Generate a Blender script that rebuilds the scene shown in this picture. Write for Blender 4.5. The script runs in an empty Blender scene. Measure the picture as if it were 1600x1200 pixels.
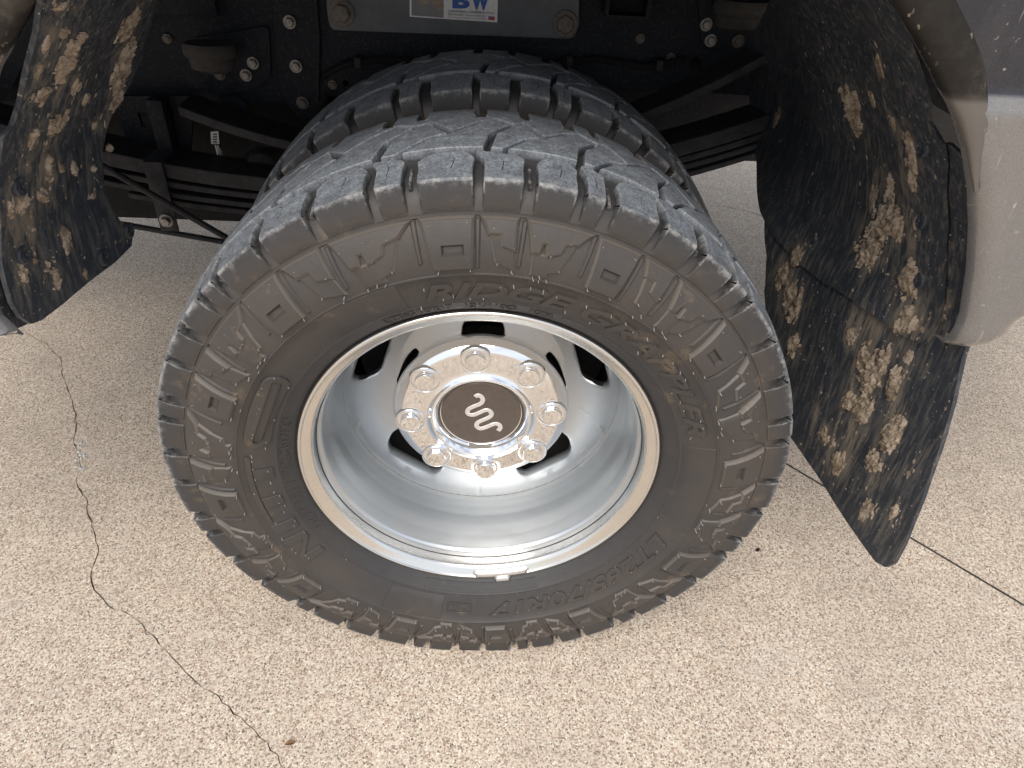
import bpy, bmesh, math, random
import numpy as np
from mathutils import Vector, Matrix, noise
from mathutils.geometry import delaunay_2d_cdt

S = bpy.context.scene
COL = S.collection
HZ = 0.390                      # wheel hub height above the concrete
rad = math.radians

# ------------------------------------------------------------------ camera
CAM = np.array([-0.0030, -0.6701, 0.6490])        # relative to the hub
PITCH, YAW, ROLL, FPX = 0.65312, 0.05725, 0.06028, 1107.6
_cp, _sp = math.cos(PITCH), math.sin(PITCH)
FW = np.array([math.sin(YAW) * _cp, math.cos(YAW) * _cp, -_sp])
_r = np.array([math.cos(YAW), -math.sin(YAW), 0.0])
_u = np.cross(_r, FW)
RT = _r * math.cos(ROLL) + _u * math.sin(ROLL)
UP = -_r * math.sin(ROLL) + _u * math.cos(ROLL)
cam = bpy.data.cameras.new('camera')
cam.sensor_width = 36.0
cam.lens = FPX / 1600 * 36.0
cam.clip_start, cam.clip_end = 0.02, 200
co = bpy.data.objects.new('camera', cam)
COL.objects.link(co)
m = Matrix.Identity(4)
for i in range(3):
    m[i][0], m[i][1], m[i][2] = RT[i], UP[i], -FW[i]
m[0][3], m[1][3], m[2][3] = CAM[0], CAM[1], CAM[2] + HZ
co.matrix_world = m
S.camera = co

# ------------------------------------------------------------------ daylight
SUN_EL, SUN_AZ = 50, 195        # azimuth, degrees clockwise from +Y
w = bpy.data.worlds.new('World')
S.world = w
w.use_nodes = True
nt = w.node_tree
bg = nt.nodes['Background']
sky = nt.nodes.new('ShaderNodeTexSky')
sky.sky_type = 'NISHITA'
sky.sun_disc = False
sky.sun_elevation = rad(SUN_EL)
sky.sun_rotation = rad(SUN_AZ)
sky.air_density, sky.dust_density, sky.ozone_density = 1.0, 3.0, 1.0
# broken white cloud over the blue
tc = nt.nodes.new('ShaderNodeTexCoord')
mp = nt.nodes.new('ShaderNodeMapping'); mp.inputs['Scale'].default_value = (1, 1, 2.2)
cn = nt.nodes.new('ShaderNodeTexNoise'); cn.inputs['Scale'].default_value = 2.6; cn.inputs['Detail'].default_value = 7
cr = nt.nodes.new('ShaderNodeValToRGB')
cr.color_ramp.elements[0].position, cr.color_ramp.elements[1].position = 0.33, 0.55
mx = nt.nodes.new('ShaderNodeMix'); mx.data_type = 'RGBA'
mx.inputs['B'].default_value = (8.6, 9.2, 10.2, 1)
mf = nt.nodes.new('ShaderNodeMath'); mf.operation = 'MULTIPLY'; mf.inputs[1].default_value = 0.85
L = nt.links.new
L(tc.outputs['Generated'], mp.inputs['Vector']); L(mp.outputs['Vector'], cn.inputs['Vector'])
L(cn.outputs['Fac'], cr.inputs['Fac']); L(cr.outputs['Color'], mf.inputs[0]); L(mf.outputs[0], mx.inputs['Factor'])
L(sky.outputs['Color'], mx.inputs['A']); L(mx.outputs['Result'], bg.inputs['Color'])
bg.inputs['Strength'].default_value = 0.082
sd = bpy.data.lights.new('sun', 'SUN')
sd.energy, sd.angle, sd.color = 1.9, rad(42), (1.0, 0.95, 0.88)
so = bpy.data.objects.new('sun', sd)
COL.objects.link(so)
_el, _az = rad(SUN_EL), rad(SUN_AZ)
sdir = Vector((math.sin(_az) * math.cos(_el), math.cos(_az) * math.cos(_el), math.sin(_el)))
so.rotation_euler = sdir.to_track_quat('Z', 'Y').to_euler()
so.location = (0, -2, 5)
S.view_settings.view_transform = 'Standard'
S.view_settings.look = 'None'
S.view_settings.gamma = 1
S.view_settings.exposure = 0.62
S.cycles.max_bounces = 10
S.cycles.glossy_bounces = 6

# ------------------------------------------------------------------ helpers
def ray(px, py):
    return FW + RT * (px - 800) / FPX - UP * (py - 600) / FPX
def on_plane(px, py, axis, v):
    d = ray(px, py)
    return CAM + d * (v - CAM[axis]) / d[axis]
def on_surf(px, py, F, t0=0.3, t1=3.0):
    """first t where F(P) changes sign along the sight line"""
    d = ray(px, py)
    ts = np.linspace(t0, t1, 500)
    prev = F(CAM + d * ts[0])
    for a, b in zip(ts[:-1], ts[1:]):
        cur = F(CAM + d * b)
        if prev * cur <= 0:
            for _ in range(40):
                c = (a + b) / 2
                if F(CAM + d * c) * prev > 0: a = c
                else: b = c
            return CAM + d * a
        prev = cur
    return CAM + d * 1.0

def link(o, parent=None):
    COL.objects.link(o)
    if parent is not None:
        o.parent = parent
    return o
def make(name, verts, faces, mat, parent=None, smooth=True, sharp=40, wear=None, top=False, midx=None):
    me = bpy.data.meshes.new(name)
    me.from_pydata([tuple(map(float, v)) for v in verts], [], faces)
    mats = mat if isinstance(mat, (list, tuple)) else [mat]
    for mm in mats: me.materials.append(mm)
    if midx is not None:
        me.polygons.foreach_set('material_index', midx)
    if wear is not None:
        at = me.attributes.new('wear', 'FLOAT', 'POINT')
        at.data.foreach_set('value', [float(x) for x in wear])
    if smooth:
        me.polygons.foreach_set('use_smooth', [True] * len(me.polygons))
        me.set_sharp_from_angle(angle=rad(sharp))
    me.update()
    o = bpy.data.objects.new(name, me)
    link(o, parent)
    return o
def part(name, *a, **k):
    """a part directly under the truck: its origin is the wheel hub"""
    o = make(name, *a, parent=TRUCK, **k)
    o.location = (0, 0, HZ)
    return o

def area2(l):
    x, y = np.array(l).T
    return 0.5 * np.sum(x * np.roll(y, -1) - np.roll(x, -1) * y)
def ccw(l):
    l = [tuple(p) for p in l]
    return l if area2(l) > 0 else l[::-1]
def subdiv(l, step):
    out = []
    n = len(l)
    for i in range(n):
        a, b = np.array(l[i], float), np.array(l[(i + 1) % n], float)
        k = max(1, int(np.linalg.norm(b - a) / step))
        for j in range(k):
            out.append(tuple(a + (b - a) * j / k))
    return out
def inset(l, d):
    p = np.array(l, float)
    e = np.roll(p, -1, 0) - p
    e /= np.maximum(np.linalg.norm(e, axis=1), 1e-9)[:, None]
    n = np.stack([-e[:, 1], e[:, 0]], 1)
    n0 = np.roll(n, 1, 0)
    s = n0 + n
    den = np.maximum(1 + (n0 * n).sum(1), 0.35)[:, None]
    return [tuple(x) for x in p + d * s / den]
def inside(pts, loops):
    pts = np.asarray(pts, float)
    r = np.zeros(len(pts), bool)
    for l in loops:
        a = np.array(l, float)
        b = np.roll(a, -1, 0)
        for (x1, y1), (x2, y2) in zip(a, b):
            if y1 == y2: continue
            c = ((y1 > pts[:, 1]) != (y2 > pts[:, 1])) & (pts[:, 0] < (x2 - x1) * (pts[:, 1] - y1) / (y2 - y1) + x1)
            r ^= c
    return r
def mesh2d(loops, step, extra=()):
    """triangulate a region with holes; first come the loop points in order"""
    pts, edges, k = [], [], 0
    for l in loops:
        n = len(l)
        pts += list(l)
        edges += [(k + i, k + (i + 1) % n) for i in range(n)]
        k += n
    nb = k
    if step:
        A = np.array(loops[0])
        lo, hi = A.min(0), A.max(0)
        g = np.array([(x + (step / 2 if j % 2 else 0), y) for j, y in enumerate(np.arange(lo[1] + step * .43, hi[1], step * .87))
                      for x in np.arange(lo[0] + step * .31, hi[0], step)])
        if len(g):
            g = g[inside(g, loops)]
        if len(g):
            B = np.array(pts)
            ok = np.ones(len(g), bool)
            for i in range(0, len(g), 2000):
                d = ((g[i:i + 2000, None] - B[None]) ** 2).sum(-1).min(1)
                ok[i:i + 2000] = d > (step * .4) ** 2
            pts += [tuple(x) for x in g[ok]]
    if len(extra):
        e = np.array(extra, float)
        e = e[inside(e, loops)]
        L0 = np.array(pts[:nb])
        if len(e):
            dl = np.sqrt(((e[:, None] - L0[None]) ** 2).sum(-1).min(1))
            e = e[dl > 4e-4]
        if len(e):
            g_ = np.array(pts[nb:]) if len(pts) > nb else np.zeros((0, 2))
            if len(g_):
                dg = np.sqrt(((g_[:, None] - e[None]) ** 2).sum(-1).min(1))
                g_ = g_[dg > .0022]
            pts = pts[:nb] + [tuple(x) for x in g_] + [tuple(x) for x in e]
    vs, es, fs, ov, oe, of = delaunay_2d_cdt([Vector(p) for p in pts], edges, [], 0, 1e-7)
    idx = [(o[0] if o else -1) for o in ov]
    V = list(pts)
    for i, o in enumerate(idx):
        if o < 0:
            idx[i] = len(V)
            V.append(tuple(vs[i]))
    cen = np.array([np.mean([vs[i][:] for i in f], axis=0) for f in fs])
    keep = inside(cen, loops)
    F = [[idx[i] for i in f] for f, k2 in zip(fs, keep) if k2]
    F = [f if area2([V[i] for i in f]) > 0 else f[::-1] for f in F if len(set(f)) == 3]
    return V, F, nb
def sheet(loops, mapf, th, step, seg=None, extra=()):
    """a plate of thickness th: outside at h=0, inside at h=-th"""
    loops = [ccw(loops[0])] + [ccw(l)[::-1] for l in loops[1:]]
    if seg: loops = [subdiv(l, seg) for l in loops]
    V, F, nb = mesh2d(loops, step, extra)
    n = len(V)
    P = [mapf(u, v, 0) for u, v in V] + [mapf(u, v, -th) for u, v in V]
    Q = list(F) + [[i + n for i in f[::-1]] for f in F]
    k = 0
    for l in loops:
        c = len(l)
        for i in range(c):
            a, b = k + i, k + (i + 1) % c
            Q.append([b, a, a + n, b + n])
        k += c
    return P, Q
def relief(outer, mapf, h, bevel=0.0012, step=None, base=-0.002, holes=(), hole_depth=0.005, seg=None, draft=0.0, extra=(), plain=()):
    """a raised block: chamfered rim, top surface following mapf; holes become slits"""
    outer = ccw(outer)
    if seg: outer = subdiv(outer, seg)
    top = inset(outer, bevel)
    hl = [ccw(x)[::-1] for x in holes]
    V, F, nb = mesh2d([top] + hl, step, list(extra) + list(plain))
    n, c = len(V), len(outer)
    ES_ = set((round(x, 7), round(y, 7)) for x, y in extra)
    P = [mapf(u, v, h) for u, v in V]
    W = [1.0 if (i < c or (round(V[i][0], 7), round(V[i][1], 7)) in ES_) else 0.0 for i in range(n)]
    Q = list(F)
    mid = len(P)
    P += [mapf(u, v, h - bevel) for u, v in outer]; W += [1.0] * c
    low = inset(outer, -draft) if draft else outer
    bot = len(P)
    P += [mapf(u, v, base) for u, v in low]; W += [0.0] * c
    for i in range(c):
        j = (i + 1) % c
        Q.append([j, i, mid + i, mid + j])
        Q.append([mid + j, mid + i, bot + i, bot + j])
    k = c
    for l in hl:
        q = len(l); b0 = len(P)
        P += [mapf(u, v, h - hole_depth) for u, v in l]; W += [0.0] * q
        for i in range(q):
            a, b = k + i, k + (i + 1) % q
            Q.append([b, a, b0 + i, b0 + (i + 1) % q])
        Q.append([b0 + i for i in range(q)][::-1])
        k += q
    return P, Q, W
def lathe(prof, n=128, arc=None):
    """revolve (R, y) points about the wheel axis; profile runs so that outside faces out"""
    P, Q = [], []
    k = len(prof)
    for i in range(n):
        t = 2 * math.pi * i / n
        c, s = math.cos(t), math.sin(t)
        P += [(r * c, y, r * s) for r, y in prof]
    for i in range(n):
        j = (i + 1) % n
        for q in range(k - 1):
            Q.append([i * k + q, j * k + q, j * k + q + 1, i * k + q + 1])
    return P, Q
def fillet(pts, r=0.003, n=3):
    """round the corners of an open profile"""
    out = [pts[0]]
    for a, b, c in zip(pts[:-2], pts[1:-1], pts[2:]):
        A, B, Cc = map(lambda p: np.array(p, float), (a, b, c))
        la, lc = np.linalg.norm(A - B), np.linalg.norm(Cc - B)
        d = min(r, la * .45, lc * .45)
        p0, p2 = B + (A - B) * d / la, B + (Cc - B) * d / lc
        for t in np.linspace(0, 1, n + 1):
            out.append(tuple((1 - t) ** 2 * p0 + 2 * t * (1 - t) * B + t * t * p2))
    out.append(pts[-1])
    return out
def tube(pts, r, n=10, cap=True):
    P, Q = [], []
    pts = [Vector(p) for p in pts]
    rs = r if isinstance(r, (list, tuple)) else [r] * len(pts)
    up = Vector((0.13, 0.31, 0.94))
    for i, p in enumerate(pts):
        d = (pts[min(i + 1, len(pts) - 1)] - pts[max(i - 1, 0)]).normalized()
        a = d.cross(up).normalized(); b = d.cross(a)
        for k in range(n):
            t = 2 * math.pi * k / n
            P.append(p + (a * math.cos(t) + b * math.sin(t)) * rs[i])
    for i in range(len(pts) - 1):
        for k in range(n):
            l = (k + 1) % n
            Q.append([i * n + k, i * n + l, (i + 1) * n + l, (i + 1) * n + k][::-1])
    if cap:
        Q.append(list(range(n))); Q.append([(len(pts) - 1) * n + k for k in range(n)][::-1])
    return P, Q
def bevel_box(lo, hi, b=0.002):
    bm = bmesh.new()
    bmesh.ops.create_cube(bm, size=1)
    for v in bm.verts:
        v.co = Vector([(lo[i] + hi[i]) / 2 + v.co[i] * (hi[i] - lo[i]) for i in range(3)])
    bmesh.ops.bevel(bm, geom=list(bm.edges), offset=b, segments=2, affect='EDGES', profile=.5)
    bm.verts.index_update()
    P = [v.co.copy() for v in bm.verts]; Q = [[v.index for v in f.verts] for f in bm.faces]
    bm.free()
    return P, Q
def cat(*pq):
    P, Q = [], []
    for p, q in pq:
        k = len(P)
        P += list(p); Q += [[i + k for i in f] for f in q]
    return P, Q
def text_flat(body, size, offset=0.0, shear=0.0, space=1.0, extrude=0.0):
    cu = bpy.data.curves.new('lettering', 'FONT')
    cu.body, cu.size, cu.offset, cu.shear, cu.space_character, cu.extrude = body, size, offset, shear, space, extrude
    cu.resolution_u = 3
    o = bpy.data.objects.new('lettering', cu)
    COL.objects.link(o)
    bpy.context.view_layer.update()
    me = bpy.data.meshes.new_from_object(o.evaluated_get(bpy.context.evaluated_depsgraph_get()))
    P = [v.co.copy() for v in me.vertices]; Q = [list(p.vertices) for p in me.polygons]
    bpy.data.objects.remove(o); bpy.data.curves.remove(cu); bpy.data.meshes.remove(me)
    return P, Q

# ------------------------------------------------------------------ materials
class N:
    def __init__(s, name):
        s.m = bpy.data.materials.new(name); s.m.use_nodes = True
        s.t = s.m.node_tree; s.b = s.t.nodes['Principled BSDF']; s.co = None
    def n(s, kind, **k):
        x = s.t.nodes.new('ShaderNode' + kind)
        for a, v in k.items():
            if a in x.inputs: x.inputs[a].default_value = v
            else: setattr(x, a, v)
        return x
    def l(s, a, b): s.t.links.new(a, b)
    def obj(s, scale=(1, 1, 1)):
        if s.co is None: s.co = s.n('TexCoord').outputs['Object']
        if scale == (1, 1, 1): return s.co
        mp = s.n('Mapping'); mp.inputs['Scale'].default_value = scale
        s.l(s.co, mp.inputs['Vector']); return mp.outputs['Vector']
    def noise(s, scale, detail=4, rough=.55, vec=None, dist=0):
        x = s.n('TexNoise'); x.inputs['Scale'].default_value = scale; x.inputs['Detail'].default_value = detail
        x.inputs['Roughness'].default_value = rough; x.inputs['Distortion'].default_value = dist
        s.l(vec if vec else s.obj(), x.inputs['Vector']); return x.outputs['Fac']
    def ramp(s, f, *stops):
        x = s.n('ValToRGB'); e = x.color_ramp.elements
        while len(e) < len(stops): e.new(.5)
        for q, (p, c) in zip(e, stops):
            q.position = p; q.color = (c, c, c, 1) if isinstance(c, (int, float)) else (*c, 1)
        s.l(f, x.inputs['Fac']); return x.outputs['Color']
    def mix(s, f, a, b, mode='MIX'):
        x = s.n('Mix', data_type='RGBA', blend_type=mode)
        for key, v in (('Factor', f), ('A', a), ('B', b)):
            i = x.inputs[key]
            if key == 'Factor': i = x.inputs[0]
            if hasattr(v, 'is_linked'): s.l(v, i)
            elif isinstance(v, (int, float)): i.default_value = v
            else: i.default_value = (*v, 1)
        return x.outputs['Result']
    def math(s, op, a, b=None):
        x = s.n('Math', operation=op)
        for i, v in enumerate((a, b)):
            if v is None: continue
            if hasattr(v, 'is_linked'): s.l(v, x.inputs[i])
            else: x.inputs[i].default_value = v
        return x.outputs[0]
    def bump(s, f, strength=.3, dist=.001, prev=None):
        x = s.n('Bump'); x.inputs['Strength'].default_value = strength; x.inputs['Distance'].default_value = dist
        s.l(f, x.inputs['Height'])
        if prev is not None: s.l(prev, x.inputs['Normal'])
        return x.outputs['Normal']
    def set(s, **k):
        names = dict(color='Base Color', rough='Roughness', metal='Metallic', normal='Normal', spec='Specular IOR Level', coat='Coat Weight', coatr='Coat Roughness')
        for a, v in k.items():
            i = s.b.inputs[names[a]]
            if hasattr(v, 'is_linked'): s.l(v, i)
            elif isinstance(v, (int, float)): i.default_value = v
            else: i.default_value = (*v, 1)
        return s.m

def mat_concrete():
    s = N('exposed_aggregate_concrete')
    big = s.noise(1.3, 3, .5)
    mid = s.noise(14, 4, .6)
    cols = []
    dn = s.n('TexNoise'); dn.inputs['Scale'].default_value = 420; dn.inputs['Detail'].default_value = 2; s.l(s.obj(), dn.inputs['Vector'])
    va = s.n('VectorMath', operation='SCALE'); s.l(dn.outputs['Color'], va.inputs[0]); va.inputs['Scale'].default_value = .0030
    vb = s.n('VectorMath', operation='ADD'); s.l(s.obj(), vb.inputs[0]); s.l(va.outputs[0], vb.inputs[1])
    vdis = vb.outputs[0]
    v1 = s.n('TexVoronoi', feature='F1'); v1.inputs['Scale'].default_value = 410
    s.l(vdis, v1.inputs['Vector'])
    wn = s.n('TexWhiteNoise', noise_dimensions='3D'); s.l(v1.outputs['Position'], wn.inputs['Vector'])
    grain = s.ramp(wn.outputs['Value'], (0, (.74, .66, .57)), (.20, (.62, .52, .43)), (.30, (.38, .275, .21)), (.42, (.66, .55, .46)), (.52, (.84, .77, .68)), (.62, (.44, .32, .245)),
                   (.72, (.70, .62, .54)), (.80, (.28, .20, .155)), (.86, (.58, .46, .37)), (.90, (.11, .085, .07)), (.95, (.90, .86, .80)), (1, (.50, .30, .20)))
    grain.node.color_ramp.interpolation = 'CONSTANT'
    edge = s.n('TexVoronoi', feature='DISTANCE_TO_EDGE'); edge.inputs['Scale'].default_value = 410
    s.l(vdis, edge.inputs['Vector'])
    paste = s.ramp(edge.outputs['Distance'], (.03, 1.0), (.20, 0.0))
    fine = s.noise(900, 3, .7)
    pcol = s.mix(s.ramp(fine, (.35, 0.0), (.65, 1.0)), (.50, .42, .345), (.78, .70, .61))
    c = s.mix(s.math('MULTIPLY', paste, .55), grain, pcol)
    # a second, sparser set of larger stones
    v2 = s.n('TexVoronoi', feature='F1'); v2.inputs['Scale'].default_value = 190
    s.l(vdis, v2.inputs['Vector'])
    wn2 = s.n('TexWhiteNoise', noise_dimensions='3D'); s.l(v2.outputs['Position'], wn2.inputs['Vector'])
    pick = s.math('MULTIPLY', s.ramp(wn2.outputs['Value'], (.72, 0.0), (.74, 1.0)), s.ramp(v2.outputs['Distance'], (.30, 1.0), (.42, 0.0)))
    g2 = s.ramp(wn2.outputs['Value'], (.74, (.30, .22, .18)), (.80, (.60, .55, .50)), (.87, (.18, .15, .13)), (.93, (.48, .36, .29)), (1, (.70, .66, .60)))
    c = s.mix(s.math('MULTIPLY', pick, .75), c, g2)
    tone = s.mix(big, (.97, .940, .885), (1.13, 1.09, 1.02))
    c = s.mix(1.0, c, tone, 'MULTIPLY')
    stain = s.ramp(s.noise(2.3, 7, .62, None, .6), (.52, 0.0), (.72, 1.0))
    c = s.mix(s.math('MULTIPLY', stain, .18), c, (.36, .30, .245))
    pale = s.ramp(s.noise(3.1, 6, .6, s.obj((1, 1.3, 1)), .4), (.60, 0.0), (.78, 1.0))
    c = s.mix(s.math('MULTIPLY', pale, .22), c, (.78, .71, .63))
    dirt = s.ramp(mid, (.40, 0.0), (.75, 1.0))
    c = s.mix(s.math('MULTIPLY', dirt, .22), c, (.30, .25, .21))
    hgt = s.math('ADD', s.ramp(edge.outputs['Distance'], (0, 0.0), (.3, 1.0)), s.math('MULTIPLY', pick, .9))
    nb = s.bump(hgt, .55, .0016)
    nb = s.bump(fine, .25, .0006, nb)
    return s.set(color=c, rough=.88, normal=nb, spec=.25)
def mat_rubber():
    s = N('dusty_tyre_rubber')
    sep = s.n('SeparateXYZ'); s.l(s.obj(), sep.inputs[0])
    r = s.math('SQRT', s.math('ADD', s.math('MULTIPLY', sep.outputs['X'], sep.outputs['X']), s.math('MULTIPLY', sep.outputs['Z'], sep.outputs['Z'])))
    band = s.ramp(r, (.240, .25), (.28, .85), (.366, .9), (.387, .2))       # brown road dust lies on the sidewall
    big = s.noise(9, 5, .6)
    fine = s.noise(140, 4, .65)
    base = s.mix(fine, (.022, .023, .026), (.042, .043, .046))
    dust = s.math('MULTIPLY', band, s.ramp(big, (.30, .35), (.70, 1.0)))
    c = s.mix(s.math('MULTIPLY', dust, .90), base, (.070, .057, .046))
    spots = s.ramp(s.noise(26, 5, .65), (.60, 0.0), (.74, 1.0))
    c = s.mix(s.math('MULTIPLY', s.math('MULTIPLY', spots, band), .6), c, (.20, .145, .088))
    at = s.n('Attribute', attribute_name='wear')
    c = s.mix(s.math('MULTIPLY', s.math('MULTIPLY', s.ramp(r, (.3925, 0.0), (.3965, 1.0)), s.ramp(s.noise(75, 5, .65), (.30, .45), (.65, 1.0))), .85), c, s.mix(s.ramp(s.noise(330, 3, .7), (.35, 0.0), (.68, 1.0)), (.135, .155, .182), (.40, .43, .465)))  # pale dust on the tread tops, with the sky's blue painted into it
    c = s.mix(s.math('MULTIPLY', s.math('MULTIPLY', at.outputs['Fac'], s.ramp(r, (.360, 1.0), (.366, 0.0))), .6), c, (.20, .17, .14))
    wn = s.ramp(s.noise(70, 7, .8), (.47, 0.0), (.62, 1.0))
    wr = s.math('MULTIPLY', s.math('MULTIPLY', s.math('POWER', at.outputs['Fac'], 1.8), wn), s.ramp(r, (.372, 0.0), (.386, 1.0)))
    c = s.mix(s.math('MULTIPLY', wr, .8), c, (.33, .32, .30))
    eb = s.n('Math', operation='ADD'); s.l(sep.outputs['Y'], eb.inputs[0]); eb.inputs[1].default_value = .03
    edge = s.ramp(eb.outputs[0], (.006, 0.0), (.012, 1.0), (.018, 1.0), (.026, 0.0))
    edge = s.math('MULTIPLY', s.math('MULTIPLY', edge, s.ramp(r, (.386, 0.0), (.390, 1.0), (.396, 1.0), (.398, 0.0))), s.ramp(s.noise(52, 7, .8), (.49, 0.0), (.62, 1.0)))
    c = s.mix(s.math('MULTIPLY', edge, .5), c, (.36, .36, .35))
    grit = s.ramp(s.noise(420, 2, .6), (.62, 0.0), (.70, 1.0))
    c = s.mix(s.math('MULTIPLY', s.math('MULTIPLY', grit, s.ramp(r, (.385, 0.0), (.398, 1.0))), .5), c, (.20, .20, .20))
    nb = s.bump(s.noise(300, 5, .7), .35, .0008)
    nb = s.bump(s.noise(60, 4, .6), .25, .0015, nb)
    return s.set(color=c, rough=s.ramp(fine, (0, .44), (1, .64)), normal=nb, spec=.45)
def mat_alloy():
    s = N('machined_aluminium')
    sep = s.n('SeparateXYZ'); s.l(s.obj(), sep.inputs[0])
    r = s.math('SQRT', s.math('ADD', s.math('MULTIPLY', sep.outputs['X'], sep.outputs['X']), s.math('MULTIPLY', sep.outputs['Z'], sep.outputs['Z'])))
    ang = s.math('ARCTAN2', sep.outputs['Z'], sep.outputs['X'])
    comb = s.n('CombineXYZ'); s.l(s.math('MULTIPLY', r, 900.0), comb.inputs['X']); s.l(s.math('MULTIPLY', ang, 3.0), comb.inputs['Y']); s.l(s.math('MULTIPLY', sep.outputs['Y'], 900.0), comb.inputs['Z'])
    brush = s.noise(1.0, 3, .6, comb.outputs[0])
    lip = s.ramp(r, (.212, 0.0), (.219, 1.0))
    big = s.noise(18, 5, .65)
    c = s.mix(lip, (.56, .58, .595), (.76, .74, .70))
    film = s.ramp(big, (.42, 0.0), (.75, 1.0))
    c = s.mix(s.math('MULTIPLY', film, .10), c, (.52, .50, .47))
    # brake dust collects where the disc meets the barrel
    line = s.math('MULTIPLY', s.ramp(sep.outputs['Y'], (.128, 0.0), (.1325, 1.0), (.1355, 1.0), (.141, 0.0)), s.ramp(s.noise(95, 6, .75), (.36, 0.0), (.66, 1.0)))
    line = s.math('MULTIPLY', line, s.ramp(r, (.186, 0.0), (.192, 1.0)))
    c = s.mix(s.math('MULTIPLY', line, .5), c, (.30, .27, .23))
    speck = s.ramp(s.noise(260, 2, .5), (.70, 0.0), (.76, 1.0))
    c = s.mix(s.math('MULTIPLY', speck, .35), c, (.9, .9, .9))
    met = s.math('SUBTRACT', 1.0, s.math('MULTIPLY', line, .8))
    ro = s.mix(lip, s.ramp(brush, (.3, .36), (.7, .42)), s.ramp(brush, (.3, .17), (.7, .22)))
    nb = s.bump(brush, .015, .0002)
    nb = s.bump(s.noise(40, 2, .5), .02, .002, nb)
    return s.set(color=c, rough=ro, metal=met, normal=nb)
def mat_chrome():
    s = N('chrome_plate')
    f = s.ramp(s.noise(30, 5, .65), (.45, 0.0), (.8, 1.0))
    c = s.mix(s.math('MULTIPLY', f, .12), (.88, .88, .88), (.62, .59, .55))
    ro = s.ramp(s.noise(90, 4, .7), (.35, .02), (.8, .075))
    return s.set(color=c, rough=ro, metal=1.0, normal=s.bump(s.noise(22, 2, .5), .006, .003))
def mat_simple(name, col, rough=.5, metal=0, col2=None, scale=60, bump=.1, spec=.5):
    s = N(name)
    f = s.noise(scale, 5, .65)
    c = s.mix(s.ramp(f, (.35, 0.0), (.7, 1.0)), col, col2 if col2 else tuple(x * .75 for x in col))
    return s.set(color=c, rough=s.ramp(s.noise(scale * 2.3, 3), (.3, max(.02, rough - .1)), (.7, min(1, rough + .1))), metal=metal, normal=s.bump(f, bump, .0008), spec=spec)
def mat_flap():
    s = N('muddy_black_plastic')
    st = s.noise(1.0, 6, .7, s.obj((60, 60, 9)))
    st2 = s.noise(1.0, 4, .6, s.obj((170, 170, 22)))
    patch = s.noise(7, 4, .6)
    at = s.n('Attribute', attribute_name='wear')
    near = s.math('ADD', s.math('MULTIPLY', at.outputs['Fac'], .17), s.math('MULTIPLY', s.math('SUBTRACT', patch, .5), .40))
    smear = s.ramp(s.math('ADD', st, near), (.65, 0.0), (.77, 1.0))
    fine = s.ramp(s.math('ADD', st2, s.math('MULTIPLY', at.outputs['Fac'], .08)), (.49, 0.0), (.70, 1.0))
    c = s.mix(s.noise(35, 4), (.014, .018, .025), (.040, .046, .056))
    c = s.mix(s.math('MULTIPLY', s.ramp(s.noise(120, 5, .75), (.50, 0.0), (.75, 1.0)), .35), c, (.10, .10, .105))
    c = s.mix(s.math('MULTIPLY', fine, .60), c, (.15, .137, .118))
    c = s.mix(s.math('MULTIPLY', smear, .72), c, (.20, .166, .126))
    sp = s.ramp(s.noise(200, 3, .55), (.675, 0.0), (.72, 1.0))
    c = s.mix(s.math('MULTIPLY', sp, .7), c, (.46, .43, .38))
    nb = s.bump(smear, .4, .002)
    nb = s.bump(s.noise(220, 4, .7), .3, .0007, nb)
    return s.set(color=c, rough=s.mix(smear, s.ramp(s.noise(50, 4), (.3, .42), (.7, .62)), (.9, .9, .9)), normal=nb, spec=.4)
def mat_mud():
    s = N('dried_mud')
    f = s.noise(70, 6, .7)
    g = s.noise(300, 4, .7)
    c = s.ramp(f, (.30, (.085, .060, .040)), (.44, (.205, .158, .112)), (.56, (.325, .262, .198)), (.72, (.47, .40, .32)))
    c = s.mix(s.math('MULTIPLY', s.ramp(g, (.55, 0.0), (.7, 1.0)), .5), c, (.50, .42, .33))
    nb = s.bump(g, .6, .0015)
    nb = s.bump(f, .6, .004, nb)
    return s.set(color=c, rough=.95, normal=nb, spec=.15)
def mat_paint():
    s = N('two_tone_metallic_paint')
    sep = s.n('SeparateXYZ'); s.l(s.obj(), sep.inputs[0])
    split = s.ramp(s.math('SUBTRACT', sep.outputs['Z'], 0.0), (.4985, 0.0), (.4995, 1.0))
    fl = s.n('TexVoronoi', feature='F1'); fl.inputs['Scale'].default_value = 1500; s.l(s.obj(), fl.inputs['Vector'])
    wn = s.n('TexWhiteNoise', noise_dimensions='3D'); s.l(fl.outputs['Position'], wn.inputs['Vector'])
    lo = s.mix(wn.outputs['Value'], (.150, .144, .139), (.222, .214, .207))
    hi = s.mix(wn.outputs['Value'], (.010, .012, .019), (.026, .029, .040))
    c = s.mix(split, lo, hi)
    dust = s.ramp(s.noise(1.0, 6, .7, s.obj((14, 14, 5))), (.45, 0.0), (.75, 1.0))
    c = s.mix(s.math('MULTIPLY', dust, s.mix(split, (.16, .16, .16), (.08, .08, .08))), c, (.33, .27, .21))
    sc = s.ramp(s.noise(1.0, 3, .6, s.obj((160, 10, 18))), (.66, 0.0), (.70, 1.0))
    c = s.mix(s.math('MULTIPLY', sc, .35), c, (.45, .40, .35))
    sp = s.ramp(s.noise(150, 2, .5), (.70, 0.0), (.75, 1.0))
    c = s.mix(s.math('MULTIPLY', sp, .5), c, (.5, .45, .4))
    ro = s.math('ADD', .22, s.math('MULTIPLY', dust, .3))
    return s.set(color=c, rough=ro, metal=.3, coat=.55, coatr=.08, normal=s.bump(s.noise(300, 2), .02, .0005))
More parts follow.
